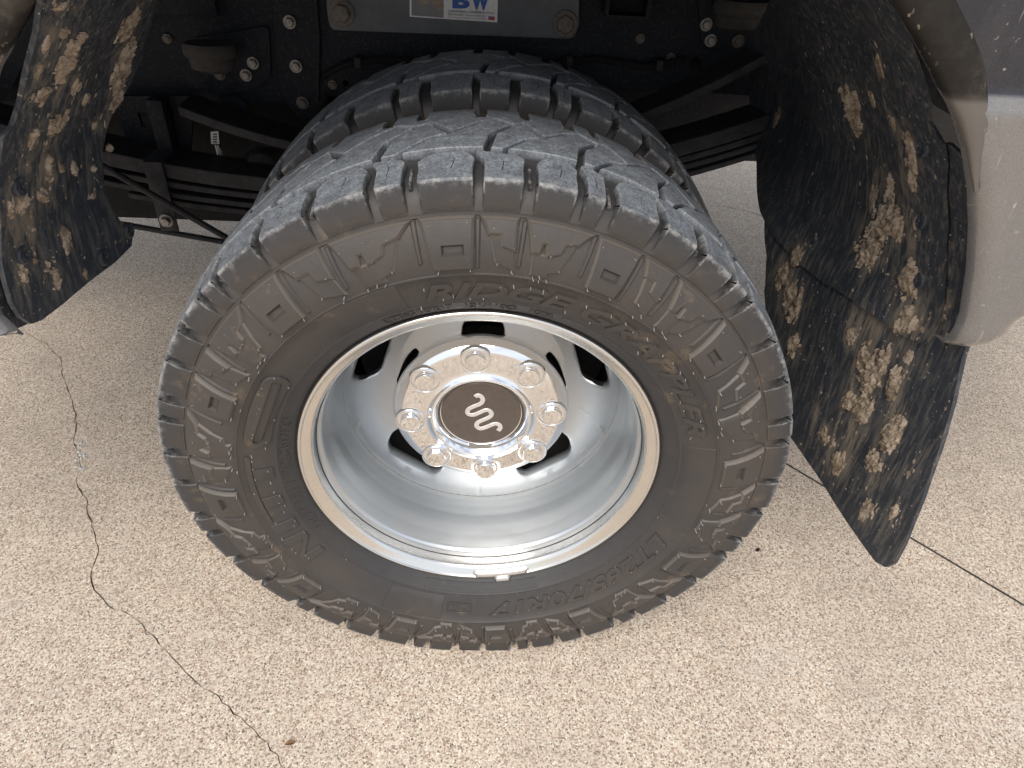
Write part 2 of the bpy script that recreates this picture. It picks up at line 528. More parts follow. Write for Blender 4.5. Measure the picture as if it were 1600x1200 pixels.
def mat_trim():
    s = N('dusty_trim_lip_shade')
    f = s.noise(24, 6, .7)
    c = s.ramp(f, (.30, (.012, .0105, .009)), (.55, (.024, .021, .018)), (.75, (.065, .054, .043)))
    sep = s.n('SeparateXYZ'); s.l(s.obj(), sep.inputs[0])
    c = s.mix(s.ramp(sep.outputs['Z'], (.492, 1.0), (.497, 0.0)), c, (.125, .110, .097))  # below the crease the lip's shading is put into a darker tan
    sp = s.ramp(s.noise(1.0, 3, .6, s.obj((90, 90, 40))), (.64, 0.0), (.70, 1.0))
    c = s.mix(s.math('MULTIPLY', sp, .6), c, (.36, .30, .24))
    return s.set(color=c, rough=.75, normal=s.bump(f, .15, .001), spec=.15)
def mat_frame():
    s = N('dusty_black_frame_paint')
    f = s.noise(28, 5, .65); g = s.noise(190, 4, .7)
    c = s.mix(s.ramp(f, (.35, 0.0), (.75, 1.0)), (.004, .006, .011), (.013, .016, .022))
    c = s.mix(s.math('MULTIPLY', s.ramp(g, (.52, 0.0), (.72, 1.0)), .40), c, (.085, .075, .064))
    return s.set(color=c, rough=s.ramp(f, (.3, .5), (.7, .75)), normal=s.bump(g, .25, .0008), spec=.22)
M = dict(concrete=mat_concrete(), rubber=mat_rubber(), alloy=mat_alloy(), chrome=mat_chrome(), flap=mat_flap(), mud=mat_mud(),
         paint=mat_paint(), trim=mat_trim(), frame=mat_frame(),
         plate=mat_simple('grey_blue_coated_plate', (.105, .112, .122), .6, 0, (.08, .086, .095), 40, .12),
         bolt=mat_simple('dull_zinc_bolt', (.30, .29, .28), .5, .6, (.14, .125, .11), 120, .2),
         rusty=mat_simple('weathered_bolt', (.17, .15, .125), .7, .3, (.10, .085, .07), 110, .4),
         leaf=mat_simple('worn_spring_steel', (.034, .034, .036), .65, 0, (.012, .013, .016), 50, .3, .25),
         bump=mat_simple('grey_rubber_pad', (.034, .030, .026), .8, 0, (.018, .017, .016), 60, .3),
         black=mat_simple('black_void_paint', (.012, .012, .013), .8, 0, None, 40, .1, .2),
         cap=mat_simple('brushed_brown_badge', (.135, .112, .095), .38, .45, (.115, .096, .082), 90, .03),
         silver=mat_simple('satin_silver', (.80, .77, .73), .35, .6, (.72, .69, .66), 140, .05),
         weight=mat_simple('coated_balance_weight', (.82, .82, .81), .25, .9, (.72, .72, .72), 80, .05),
         nib=mat_simple('grey_rubber_nib', (.30, .29, .28), .6, 0, (.20, .19, .19), 90, .1),
         white=mat_simple('white_label_stock', (.74, .73, .72), .5, 0, (.62, .61, .60), 60, .03),
         blue=mat_simple('blue_ink', (.02, .09, .38), .5, 0, (.02, .08, .32), 60, .02),
         ink=mat_simple('dark_ink', (.08, .08, .10), .6, 0, None, 60, .02),
         red=mat_simple('red_ink', (.45, .05, .05), .6, 0, None, 60, .02),
         photo_grey=mat_simple('printed_grey', (.16, .16, .165), .5, 0, (.22, .22, .22), 18, .02),
         photo_brown=mat_simple('printed_brown', (.13, .085, .055), .5, 0, (.40, .34, .26), 34, .02),
         crack=mat_simple('dark_crack_fill', (.075, .064, .054), .95, 0, (.14, .118, .097), 160, .3),
         tar=mat_simple('dark_joint_sealant', (.022, .020, .018), .9, 0, (.06, .052, .045), 90, .3),
         chip=mat_simple('pale_crack_rubble', (.60, .58, .55), .9, 0, (.40, .37, .34), 200, .5),
         leafdry=mat_simple('dry_leaf', (.27, .15, .06), .7, 0, (.18, .10, .05), 200, .2))

# ------------------------------------------------------------------ ground: one slab, a joint and a crack cut into it
def gp(px, py):
    p = on_plane(px, py, 2, -HZ)
    return (p[0], p[1])
def widen(line, wd, seed=1, taper=True):
    rng = random.Random(seed)
    pts = []
    for (a, b) in zip(line[:-1], line[1:]):
        a, b = np.array(a), np.array(b)
        k = max(1, int(np.linalg.norm(b - a) / .012))
        for j in range(k):
            p = a + (b - a) * j / k
            pts.append(p)
    pts.append(np.array(line[-1]))
    out_l, out_r = [], []
    n = len(pts)
    for i in range(n):
        d = pts[min(i + 1, n - 1)] - pts[max(i - 1, 0)]
        d /= np.linalg.norm(d)
        nrm = np.array([-d[1], d[0]])
        j = rng.uniform(-.0022, .0022) if taper else 0
        ww = wd * (rng.uniform(.35, 1.5) if taper else 1) * (max(.12, min(1, i / 4, (n - 1 - i) / 4)) if taper else 1)
        out_l.append(tuple(pts[i] + nrm * (j + ww / 2))); out_r.append(tuple(pts[i] + nrm * (j - ww / 2)))
    return ccw(out_l + out_r[::-1])
crack_px = [(20, 498), (50, 526), (72, 536), (84, 552), (96, 562), (98, 588), (108, 612), (117, 640), (119, 668), (115, 690), (123, 706), (125, 735),
            (119, 752), (134, 778), (138, 800), (150, 836), (152, 862), (144, 888), (142, 912), (154, 930), (168, 946), (204, 962), (238, 992), (262, 1022),
            (296, 1058), (340, 1088), (384, 1130), (408, 1152), (432, 1180), (448, 1215)]
crack = widen([gp(*p) for p in crack_px], .0019, 4)
j0, j1 = np.array(gp(1225, 722)), np.array(gp(1600, 945))
jd = (j1 - j0) / np.linalg.norm(j1 - j0)
joint = widen([tuple(j0 - jd * .75), tuple(j1 + jd * .9)], .0070, 5, False)
thin = widen([gp(1110, 318), gp(1140, 324), gp(1170, 330), gp(1196, 339), gp(1230, 348)], .004, 8)
outer = [(-2.6, -1.2), (2.6, -1.2), (2.6, 4.2), (-2.6, 4.2)]
gv, gf, gn = mesh2d([outer, crack, joint, thin], 0.3)
P = [(u, v, 0.0) for u, v in gv]; Q = list(gf)
base = len(P); k = 4
for l in (crack, joint, thin):
    n = len(l)
    b0 = len(P)
    P += [(u, v, -.012) for u, v in l]
    for i in range(n):
        a, b = k + i, k + (i + 1) % n
        Q.append([a, b, b0 + (i + 1) % n, b0 + i])
    k += n
big = len(P)
R2 = 60
P += [(-R2, -R2, 0), (R2, -R2, 0), (R2, R2, 0), (-R2, R2, 0)]
for a, b, c, d in ((0, 1, 1, 0), (1, 2, 2, 1), (2, 3, 3, 2), (3, 0, 0, 3)):
    Q.append([big + a, big + b, c, d])
g = make('pavement', P, Q, M['concrete'], smooth=False)
g['kind'] = 'structure'
g['label'] = 'tan exposed aggregate concrete with a thin crack and a straight joint'
P, Q = [(-2.5, -1.1, -.009), (2.5, -1.1, -.009), (2.5, 4.1, -.009), (-2.5, 4.1, -.009)], [[0, 1, 2, 3]]
g2 = make('crack_filler', P, Q, M['crack'], smooth=False, parent=g)

jf = widen([tuple(j0 - jd * .75), tuple(j1 + jd * .9)], .012, 5, False)
jv, jq, _n = mesh2d([jf], None)
make('joint_filler', [(u, v, -.0018) for u, v in jv], jq, M['tar'], smooth=False, parent=g)

def lump(cx, cy, rx, ry, h, seed, z0=0.0, n=14):
    P, Q = [], []
    for i in range(5):
        f = i / 4
        for k in range(n):
            t = 2 * math.pi * k / n
            e = 1 + .35 * noise.noise(Vector((math.cos(t) * 1.4 + seed, math.sin(t) * 1.4, seed * .7)))
            rr = (1 - f) ** .6 * e
            P.append((cx + rx * rr * math.cos(t), cy + ry * rr * math.sin(t), z0 - .0005 + h * f * (1 + .3 * noise.noise(Vector((t, f * 3, seed))))))
    for i in range(4):
        for k in range(n):
            l = (k + 1) % n
            Q.append([i * n + k, i * n + l, (i + 1) * n + l, (i + 1) * n + k])
    Q.append([4 * n + k for k in range(n)])
    return P, Q
rng = random.Random(3)
pieces = []
for i in range(26):
    x, y = gp(124 + rng.uniform(-7, 8), rng.uniform(690, 735))
    pieces.append(lump(x, y, rng.uniform(.002, .005), rng.uniform(.002, .005), rng.uniform(.001, .003), i))
o = make('crack_rubble', *cat(*pieces), M['chip'], parent=g); o['kind'] = 'stuff'

def thing(o, label, catg, group=None):
    o['label'], o['category'] = label, catg
    if group: o['group'] = group
    return o
x, y = gp(1184, 859)
d = make('pebble', *lump(0, 0, .0062, .0035, .003, 5), M['black']); d.location = (x, y, 0); d.rotation_euler = (0, 0, .6)
thing(d, 'small dark pebble lying on bare concrete between tyre and lower right mud flap', 'pebble')
def dry_leaf(px, py, ln, rot, label, seed):
    x, y = gp(px, py)
    P, Q = [], []
    n = 9
    for i in range(n):
        f = i / (n - 1)
        wd = ln * .26 * math.sin(math.pi * (f * .93 + .035)) ** .8
        bend = .0015 + .003 * math.sin(f * 3 + seed)
        for s_, dz in ((-1, .0022), (0, 0), (1, .0022)):
            P.append(((f - .5) * ln, s_ * wd, bend + dz))
    for i in range(n - 1):
        for k in range(2):
            Q.append([i * 3 + k, (i + 1) * 3 + k, (i + 1) * 3 + k + 1, i * 3 + k + 1])
    bl = len(P)
    P += [(a, b, c - .0006) for a, b, c in P[:bl]]
    Q += [[i + bl for i in f[::-1]] for f in Q]
    o = make('dry_leaf', P, Q, M['leafdry'])
    o.location = (x, y, .0004); o.rotation_euler = (0, 0, rot)
    thing(o, label, 'leaf')
dry_leaf(454, 1163, .014, .5, 'tiny curled brown leaf flake on open concrete well in front of the tyre', 1)
dry_leaf(488, 854, .012, 1.0, 'tiny tan leaf flake on concrete just below the lower left of the tyre', 2)

# ------------------------------------------------------------------ the truck: everything below is a part of it
TRUCK = bpy.data.objects.new('pickup_truck', None)
link(TRUCK)
TRUCK.empty_display_size = .3
thing(TRUCK, 'two tone dark grey and tan pickup truck with dual rear wheels and mud caked flaps', 'pickup truck')

# ---- tyre geometry
YC = 0.09                                     # mid plane of the outer tyre
DUAL = 0.300                                  # spacing of the inner tyre
KNOT = [131, 95.3, 67.3, 39.1, 4.8, -28, -60.4, -84.6, -109.6, -139.6, -172.7, -202.5, -229]
def th_u(u):
    """pattern phase (one unit per square lug, clockwise) to degrees; the pitch varies round the tyre"""
    u = u + 1
    k = math.floor(u / 12)
    v = u - 12 * k
    i = min(int(v), 11)
    return KNOT[i] + (KNOT[i + 1] - KNOT[i]) * (v - i) - 360 * k
EN = [(-.1100, .3615), (-.1116, .368), (-.1110, .380), (-.1086, .3922), (-.1068, .3945), (-.1020, .3958), (-.090, .3976), (-.072, .3993), (-.04, .4012), (0, .402)]
EN = EN + [(-a, b) for a, b in EN[-2::-1]]
EN = np.array(EN)
ES = np.concatenate([[0], np.cumsum(np.linalg.norm(np.diff(EN, axis=0), axis=1))]); ES -= ES[-1] / 2
def s_of_w(w_):
    return float(np.interp(w_, EN[4:-4, 0], ES[4:-4]))
S0 = float(ES[0])
SW = np.array([(.214, -.066), (.226, -.074), (.2340, -.083), (.239, -.0895), (.2455, -.0965), (.2553, -.1035), (.2560, -.1048), (.2572, -.1048), (.2580, -.1052), (.270, -.112), (.285, -.1185),
               (.2982, -.1225), (.2990, -.1238), (.3005, -.1238), (.3012, -.1229), (.312, -.1245), (.325, -.1238), (.340, -.1195), (.350, -.1155), (.3580, -.1112), (.3594, -.1126), (.3612, -.1122), (.3622, -.1096)])
def squash(x, y, z):
    """the loaded tyre: flat where it stands, a little wider just above"""
    if z < -.30:
        f = (-.30 - z) / .09
        y = YC + (y - YC) * (1 + .05 * min(1, f))
    if z < -HZ + .0015:
        z = -HZ + .0015 + (z + HZ - .0015) * .02
    return (x, y, z)
AR = 0.395
def tread_map(a, s, h):
    th = -a / AR
    w_ = float(np.interp(s, ES, EN[:, 0])); r = float(np.interp(s, ES, EN[:, 1]))
    d = .0015
    dw = np.interp(s + d, ES, EN[:, 0]) - np.interp(s - d, ES, EN[:, 0]); dr = np.interp(s + d, ES, EN[:, 1]) - np.interp(s - d, ES, EN[:, 1])
    q = math.hypot(dw, dr)
    nw, nr = -dr / q, dw / q
    w_ += nw * h; r += nr * h
    return squash(r * math.cos(th), YC + w_, r * math.sin(th))
SR = 0.335
def side_map(a, R, h):
    th = -a / SR
    w_ = float(np.interp(R, SW[:, 0], SW[:, 1]))
    d = .004
    sl = (np.interp(R + d, SW[:, 0], SW[:, 1]) - np.interp(R - d, SW[:, 0], SW[:, 1])) / (2 * d)
    q = math.hypot(1, sl)
    w_ -= h / q; R = R + h * sl / q
    return squash(R * math.cos(th), YC + w_, R * math.sin(th))

def build_carcass():
    half = [tuple(p) for p in SW] and [(b, a) for a, b in SW.tolist()]     # (w, R)
    tread = [(-.1078, .3690), (-.1020, .3812), (-.089, .3885), (-.05, .3910), (0, .3914)]
    pr = half + tread
    pr = pr + [(-a, b) for a, b in pr[-2::-1]]
    n = 288
    P, Q = [], []
    for i in range(n):
        t = -2 * math.pi * i / n
        c, s_ = math.cos(t), math.sin(t)
        P += [squash(r * c, YC + w_, r * s_) for w_, r in pr]
    k = len(pr)
    for i in range(n):
        j = (i + 1) % n
        for q in range(k - 1):
            Q.append([i * k + q, j * k + q, j * k + q + 1, i * k + q + 1])
    return P, Q
TYRE = part('tyre', *build_carcass(), M['rubber'], sharp=50)
TYRE['label'] = 'outer all terrain tyre with raised lettering'

BLOCKS = []          # (object, middle angle)
def ring_poly(pts, kind='w'):
    out = []
    for u, w_ in pts:
        a = -rad(th_u(u)) * AR
        out.append((a, S0 + .0012 if w_ == 'm' else (-S0 - .0012 if w_ == 'M' else s_of_w(w_))))
    return out
def slit(pts, wd=.0009):
    pts = [np.array(p) for p in pts]
    L_, R_ = [], []
    for i, p in enumerate(pts):
        d = pts[min(i + 1, len(pts) - 1)] - pts[max(i - 1, 0)]
        d = d / np.linalg.norm(d); n_ = np.array([-d[1], d[0]]) * wd / 2
        L_.append(tuple(p + n_)); R_.append(tuple(p - n_))
    return L_ + R_[::-1]
CELLS = [(-.165, .140, 1), (.140, .405, 2), (.405, .675, 1), (.675, .835, 2)]
def wob(x, seed, amp):
    return amp * noise.noise(Vector((x * 3.1, seed * 1.7, .4)))
def split_rows(poly, rows):
    out = []
    for a, b in zip(poly, poly[1:] + poly[:1]):
        out.append(a)
        cut = sorted(((r - a[1]) / (b[1] - a[1]) for r in rows if (r - a[1]) * (r - b[1]) < -1e-12)) if abs(b[1] - a[1]) > 1e-9 else []
        out += [(a[0] + (b[0] - a[0]) * t, a[1] + (b[1] - a[1]) * t) for t in cut]
    return out
def add_block(poly, sip, h=0.0, seed=0, step=.012):
    poly = [(a + wob(a * 40, seed, .0006), s_ + wob(s_ * 40, seed + 9, .0006)) for a, s_ in poly]
    poly = split_rows(poly, [float(x) for x in list(ES[2:7]) + list(ES[-7:-2])])
    ex = []
    if min(p[1] for p in poly) < ES[2] or max(p[1] for p in poly) > ES[-3]:
        sg = 1 if min(p[1] for p in poly) < ES[2] else -1
        rows = [ES[3], ES[4]] if sg > 0 else [ES[-4], ES[-5]]
        a_lo, a_hi = min(p[0] for p in poly), max(p[0] for p in poly)
        for r_ in rows:
            ex += [(a_, float(r_) + .0005 * noise.noise(Vector((a_ * 300, seed, 2)))) for a_ in np.arange(a_lo, a_hi, .005)]
    pl = subdiv(inset(ccw(poly), .0028), .005)
    if ex:
        for r_ in (rows[0] - .003 * sg, rows[1] + .0028 * sg):
            pl += [(a_, float(r_)) for a_ in np.arange(a_lo, a_hi, .005)]
    pl = [p for p in pl if not ex or min(abs(p[1] - r_) for r_ in rows) > .0016]
    P, Q, W_ = relief(poly, tread_map, h, .0010, step, -.0155, [slit(x) for x in sip], .004, .009, .0012, ex, pl)
    if seed >= 600: W_ = [x * .6 for x in W_]
    o = make('tread_block', P, Q, M['rubber'], TYRE, wear=W_, sharp=20)
    a = np.mean([p[0] for p in poly])
    BLOCKS.append((o, math.degrees(-a / AR), float(np.mean([p[1] for p in poly]))))
for k in range(12):
    for ci, (u0, u1, typ) in enumerate(CELLS):
        u0 += k; u1 += k
        L0 = rad(abs(th_u(u1) - th_u(u0))) * AR
        gl = (.0066 if typ == 1 else .0046) / L0 * (u1 - u0)        # wide groove before the square lug, narrow one after it
        gr = (.0046 if typ == 1 else .0066) / L0 * (u1 - u0)
        a0, a1 = u0 + gl, u1 - gr
        D = a1 - a0
        X = lambda f: a0 + D * f
        if typ == 1:
            pts = [(X(0), 'm'), (X(1), 'm'), (X(.97), -.085), (X(1.0), -.066), (X(.86), -.0535), (X(.72), -.0515), (X(.25), -.0535), (X(.10), -.060), (X(.0), -.070), (X(.03), -.086)]
            sp = [(X(.56), -.064), (X(.60), -.072), (X(.54), -.091)]
        else:
            pts = [(X(0), 'm'), (X(1), 'm'), (X(.98), -.085), (X(1.02), -.064), (X(.92), -.0585), (X(.5), -.0535), (X(.1), -.0515), (X(-.16), -.0500), (X(-.19), -.0545), (X(.02), -.070), (X(.04), -.086)]
            sp = [(X(.36), -.062), (X(.50), -.072), (X(.46), -.092)]
        add_block(ring_poly(pts), [ring_poly(sp)], seed=k * 4 + ci)
        # the far shoulder, the same blocks turned end for end
        m0 = u0 + u1
        fl = [(m0 - u_, 'M' if w_ == 'm' else -w_) for u_, w_ in pts]
        add_block(ring_poly(fl), [], seed=300 + k * 4 + ci, step=.02)
def shrink(l): return inset(ccw(l), .0004)
G1 = [(.85, -.040), (.90, .000), (1.015, .019), (1.155, .0445)]
for k in range(24):
    def T(t, w_): return (-.232 + .5 * k + .5 * t, w_)
    tri = [T(.865, -.0425), T(.985, -.0425), T(1.235, -.0085), T(1.405, .0020), T(1.20, .0440), T(1.045, .0190), T(.925, .0005)]
    rib = [T(.045, -.0425), T(.255, -.0125), T(.43, -.0005), T(.71, .0315), T(.84, .0470), T(.905, .0465), T(1.085, .0360), T(.975, .0195), T(.85, .0015), T(.79, -.0410)]
    far = [T(.94, .0530), T(1.10, .0615), T(1.46, .0625), T(1.90, .0590), T(1.915, .0545), T(1.71, .0385), T(1.46, .0095), T(1.245, .0490), T(1.13, .0410)]
    add_block(shrink(ring_poly(tri)), [ring_poly([T(1.02, -.012), T(1.12, -.004)]), ring_poly([T(1.16, .020), T(1.25, .010)])], seed=600 + k)
    add_block(shrink(ring_poly(rib)), [ring_poly([T(.34, -.022), T(.50, -.014), T(.55, -.024)]), ring_poly([T(.70, .006), T(.82, .017)])], seed=630 + k)
    add_block(shrink(ring_poly(far)), [ring_poly([T(1.36, .048), T(1.50, .040)]), ring_poly([T(1.62, .052), T(1.70, .046)])], seed=660 + k)

# stone ejector ribs standing in the wide grooves, and the low plinth under the shoulder
for k in range(12):
    for ub in (-.165 + k, .405 + k):
        a = -rad(th_u(ub)) * AR
        poly = [(a - .0016, float(ES[4]) + .001), (a + .0016, float(ES[4]) + .001), (a + .0016, s_of_w(-.068)), (a - .0016, s_of_w(-.068))]
        P, Q, W_ = relief(poly, tread_map, -.0074, .0007, None, -.018, seg=.008)
        make('stone_ejector', P, Q, M['rubber'], TYRE, wear=W_, sharp=30)

# ---- raised lugs on the outer sidewall, four kinds in turn
def side_poly(pts, k):
    return [(-rad(th_u(k + (95.3 - t) / 28.0)) * SR, .3075 + (R - .3035) * (.3572 - .3075) / (.3635 - .3035)) for t, R in pts]
A_up = [(108.2, .3635), (101.0, .3635), (102.6, .3490), (104.7, .3450), (105.2, .3340), (107.5, .3280)]
A_lo = [(107.4, .3272), (105.0, .3334), (104.5, .3442), (102.7, .3480), (104.5, .3120), (108.0, .3035)]
C_up = [(90.6, .3635), (85.2, .3635), (85.1, .3290), (87.3, .3330), (87.6, .3462), (89.6, .3460)]
C_lo = [(89.3, .3450), (87.5, .3450), (87.2, .3320), (85.1, .3275), (84.7, .3035), (88.2, .3120)]
D_lo = [(81.9, .3285), (81.5, .3010), (78.1, .3010), (78.2, .3285)]
D_up = [(83.3, .3635), (82.0, .3300), (80.8, .3300), (80.5, .3420), (79.6, .3420), (79.4, .3300), (78.2, .3300), (77.6, .3635)]
A2x = lambda pts: [((t - 104.5) * .86 + 104.2, R) for t, R in pts]
def lug(pts, k, h, seed):
    poly = side_poly(pts, k)
    P, Q, W_ = relief(poly, side_map, h, .0010, .014, -.002, seg=.012, draft=.0034)
    W_ = [0.0] * len(P); c_ = len(subdiv(ccw(poly), .012))
    for i in range(len(P) - 2 * c_, len(P) - c_): W_[i] = .8
    make('sidewall_lug', P, Q, M['rubber'], TYRE, wear=W_, sharp=30)
def square_lug(k, seed):
    """a block with a sunk square window whose walls slope"""
    poly = ccw(side_poly([(99.3, .3635), (98.5, .3055), (92.6, .3055), (92.2, .3635)], k))
    win = ccw(side_poly([(97.2, .3345), (97.2, .3225), (93.8, .3225), (93.8, .3345)], k))
    P, Q, W_ = [], [], []
    out = subdiv(poly, .012)
    h, b = .0058, .0010
    top = inset(out, b)
    V, F, nb = mesh2d([top, win[::-1]], .014)
    P = [side_map(u_, v_, h) for u_, v_ in V]; W_ = [0.0] * len(V); Q = list(F)
    c = len(out)
    mid = len(P); P += [side_map(u_, v_, h - b) for u_, v_ in out]
    bot = len(P); P += [side_map(u_, v_, -.002) for u_, v_ in inset(out, -.0034)]
    for i in range(c):
        j = (i + 1) % c
        Q.append([j, i, mid + i, mid + j]); Q.append([mid + j, mid + i, bot + i, bot + j])
    pit = inset(win, .0022)
    fl = len(P); P += [side_map(u_, v_, h - .0045) for u_, v_ in pit[::-1]]
    for i in range(4):
        j = (i + 1) % 4
        Q.append([c + j, c + i, fl + i, fl + j])
    Q.append([fl + 3, fl + 2, fl + 1, fl][::-1])
    W_ = [.8 if mid <= i < bot else 0.0 for i in range(len(P))]
    make('sidewall_lug', P, Q, M['rubber'], TYRE, wear=W_, sharp=30)
for k in range(12):
    lug(A_up, k, .0060, k); lug(A_lo, k, .0030, k)
    square_lug(k, k)
    lug(C_up, k, .0060, k); lug(C_lo, k, .0030, k)
    for t_, r0_, r1_ in ((100.35, .3160, .3570), (91.45, .3080, .3560), (83.95, .3120, .3560), (76.75, .3160, .3570), (109.1, .3100, .3570)):
        if t_ == 109.1: continue
        a_ = -rad(th_u(k + (95.3 - t_) / 28.0)) * SR
        P, Q, W_ = relief([(a_ - .0022, r0_), (a_ + .0014, r0_ + .001), (a_ + .0022, r1_), (a_ - .0020, r1_)], side_map, .0022, .0008, None, -.001, seg=.012, draft=.0016)
        make('sidewall_rib', P, Q, M['rubber'], TYRE, wear=[0] * len(P), sharp=30)
    lug(D_up, k, .0060, k); lug(D_lo, k, .0030, k)

# ---- raised lettering bent round the sidewall
def bend(PQ, th0, R0, h0=-.0004):
    P, Q = PQ
    z0 = min(p[2] for p in P)
    return [side_map(-rad(th0) * SR + p[0] * SR / (R0 + .008), R0 + p[1], h0 + p[2] - z0) for p in P], Q
def letters(body, th0, th1, R0, size, thick, offset=0.0, shear=0.0, label=None):
    P, Q = text_flat(body, size, offset, shear, 1.0, thick / 2)
    x0, x1 = min(p[0] for p in P), max(p[0] for p in P)
    want = rad(th0 - th1) * (R0 + .008)
    P = [Vector(((p[0] - x0) * want / (x1 - x0), p[1], p[2])) for p in P]
    o = make('lettering', *bend((P, Q), th0, R0), M['rubber'], TYRE, smooth=False)
    return o
letters('RIDGE GRAPPLER', 103.5, 17.0, .2670, .0295, .0025, .0008, .28)
letters('LT265/70R17', -22.5, -86.0, .2675, .0285, .0025, .0006, .22)
letters('LT265/70R17   121/118Q   10PR', 116, 72, .2435, .0125, .0014, .0002)
letters('DOT 151 / TCLM07/23', -152, -199, .2435, .0125, .0014, .0002)
# the maker's word runs up the left side: N I T T O with outlined bars
def bar(th0, th1, R0, R1, sl=0.0, h=.0019):
    a0, a1 = -rad(th0) * SR, -rad(th1) * SR
    return relief([(a0, R0), (a1, R0), (a1 + sl, R1), (a0 + sl, R1)], side_map, h, .0006, None, -.001, seg=.01)[:2]
lt = []
lt += [bar(-144.5, -147.2, .262, .291, .006), bar(-152.2, -155, .262, .291, .006)]
lt += [relief([(rad(146.6) * SR, .289), (rad(147.4) * SR + .005, .291), (rad(154.6) * SR, .2625), (rad(153.2) * SR - .004, .2625)][::-1], side_map, .0026, .0008, None, -.001)[:2]]
lt += [bar(-157.5, -161.0, .262, .291, .006)]
lt += [bar(-163.2, -186.5, .2845, .291, .006), bar(-167.5, -171.2, .262, .2838, .004), bar(-178.0, -181.6, .262, .2838, .004)]
def ring_letter(th0, th1, R0, R1, wd):
    a0, a1 = -rad(th0) * SR, -rad(th1) * SR
    rr = (R1 - R0) / 2
    def oval(d):
        out = []
        r_ = rr - d
        for t in np.linspace(-math.pi / 2, math.pi / 2, 9): out.append((a1 - rr + r_ * math.cos(t), (R0 + R1) / 2 + r_ * math.sin(t)))
        for t in np.linspace(math.pi / 2, 3 * math.pi / 2, 9): out.append((a0 + rr + r_ * math.cos(t), (R0 + R1) / 2 + r_ * math.sin(t)))
        return out
    return relief(oval(0), side_map, .0026, .0008, None, -.001, holes=[oval(wd)], hole_depth=.0027, seg=.01)[:2]
lt.append(ring_letter(-190.0, -214.5, .262, .291, .0085))
make('lettering', *cat(*lt), M['rubber'], TYRE, smooth=False)
# boxed stamp and the small plates between the rings
st = [bar(-91.6, -99.2, .2685, .2705), bar(-91.6, -99.2, .2815, .2835), bar(-91.6, -92.0, .2705, .2815), bar(-98.8, -99.2, .2705, .2815)]
make('stamp_frame', *cat(*st), M['rubber'], TYRE, smooth=False)
letters('NDSI', -93.0, -97.8, .2765, .0052, .0008)
letters('EXTRA', -93.0, -97.8, .2715, .0052, .0008)
def plate(th0, th1, R0, R1, h):
    a0, a1 = -rad(th0) * SR, -rad(th1) * SR
    P, Q, W_ = relief([(a0, R0), (a1, R0), (a1, R1), (a0, R1)], side_map, h, .0005, .02, -.001, seg=.012)
    make('sidewall_panel', P, Q, M['rubber'], TYRE, wear=[0] * len(P))
plate(-100.5, -118.5, .2595, .2975, .0009)
plate(127, 108, .2595, .2975, .0006)
plate(13, -15, .2595, .2975, .0006)
plate(-69, -108, .2415, .2545, .0006)
plate(70, 46, .2415, .2545, .0006)

# ---- rubber nibs left by the mould vents
rng = random.Random(11)
pq = []
def nib(th, R, ln):
    a = -rad(th) * SR
    p0 = np.array(side_map(a, R, .0)); p1 = np.array(side_map(a, R, .0042 if R > .30 else .0016))
    d = p1 - p0; d /= np.linalg.norm(d)
    tip = p1 + d * ln + np.array([rng.uniform(-.5, 1), 0, rng.uniform(-1.2, .1)]) * ln * .7
    return tube([p0, p1, (p1 + tip) / 2 + d * ln * .3, tip], [.0006, .0006, .0005, .0004], 5)
for k in range(12):
    for t, R in [(107.6, .3060), (104.6, .3160), (107.0, .330), (104.2, .345), (98.2, .3080), (93.0, .3080), (93.2, .352), (98.6, .350), (88.0, .3150), (85.2, .3060),
                 (85.6, .332), (89.0, .349), (81.2, .3035), (78.4, .3035), (79.0, .348), (82.2, .346)]:
        u_ = k + (95.3 - t) / 28.0
        pq.append(nib(th_u(u_) + rng.uniform(-.25, .25), R + rng.uniform(-.001, .001), rng.uniform(.0016, .0032)))
for i in range(28):
    pq.append(nib(103 - i * 86 / 27 + rng.uniform(-.5, .5), rng.choice([.266, .270, .285, .288]), rng.uniform(.0012, .0028)))
for i in range(18):
    pq.append(nib(-24 - i * 60 / 17 + rng.uniform(-.5, .5), rng.choice([.267, .271, .284]), rng.uniform(.0010, .0024)))
for i in range(34):
    pq.append(nib(-146 - i * 68 / 33 + rng.uniform(-.5, .5), rng.choice([.264, .268, .283, .289]), rng.uniform(.0012, .0026)))
for i in range(18):
    pq.append(nib(i * 20 + rng.uniform(-6, 6), rng.choice([.257, .30]), rng.uniform(.001, .002)))
o = make('rubber_nib', *cat(*pq), M['nib'], TYRE); o['kind'] = 'stuff'

# ---- inner tyre: shares every mesh
ITY = bpy.data.objects.new('tyre', TYRE.data); link(ITY, TRUCK); ITY.location = (0, DUAL, HZ)
ITY['label'] = 'inner tyre of the pair behind the outer one'
ITY.rotation_euler = (0, rad(-1.2), 0)
rest = []
for o, th, s_ in list(BLOCKS):
    t = (th + 180) % 360 - 180
    if 22 < t < 158 and s_ < .06:
        c = o.copy(); COL.objects.link(c); c.parent = ITY
    else:
        rest.append(([v.co.copy() for v in o.data.vertices], [list(p.vertices) for p in o.data.polygons]))
o = make('tread_block', *cat(*rest), M['rubber'], ITY); o['kind'] = 'stuff'
o['label'] = 'hidden remainder of the inner tread'

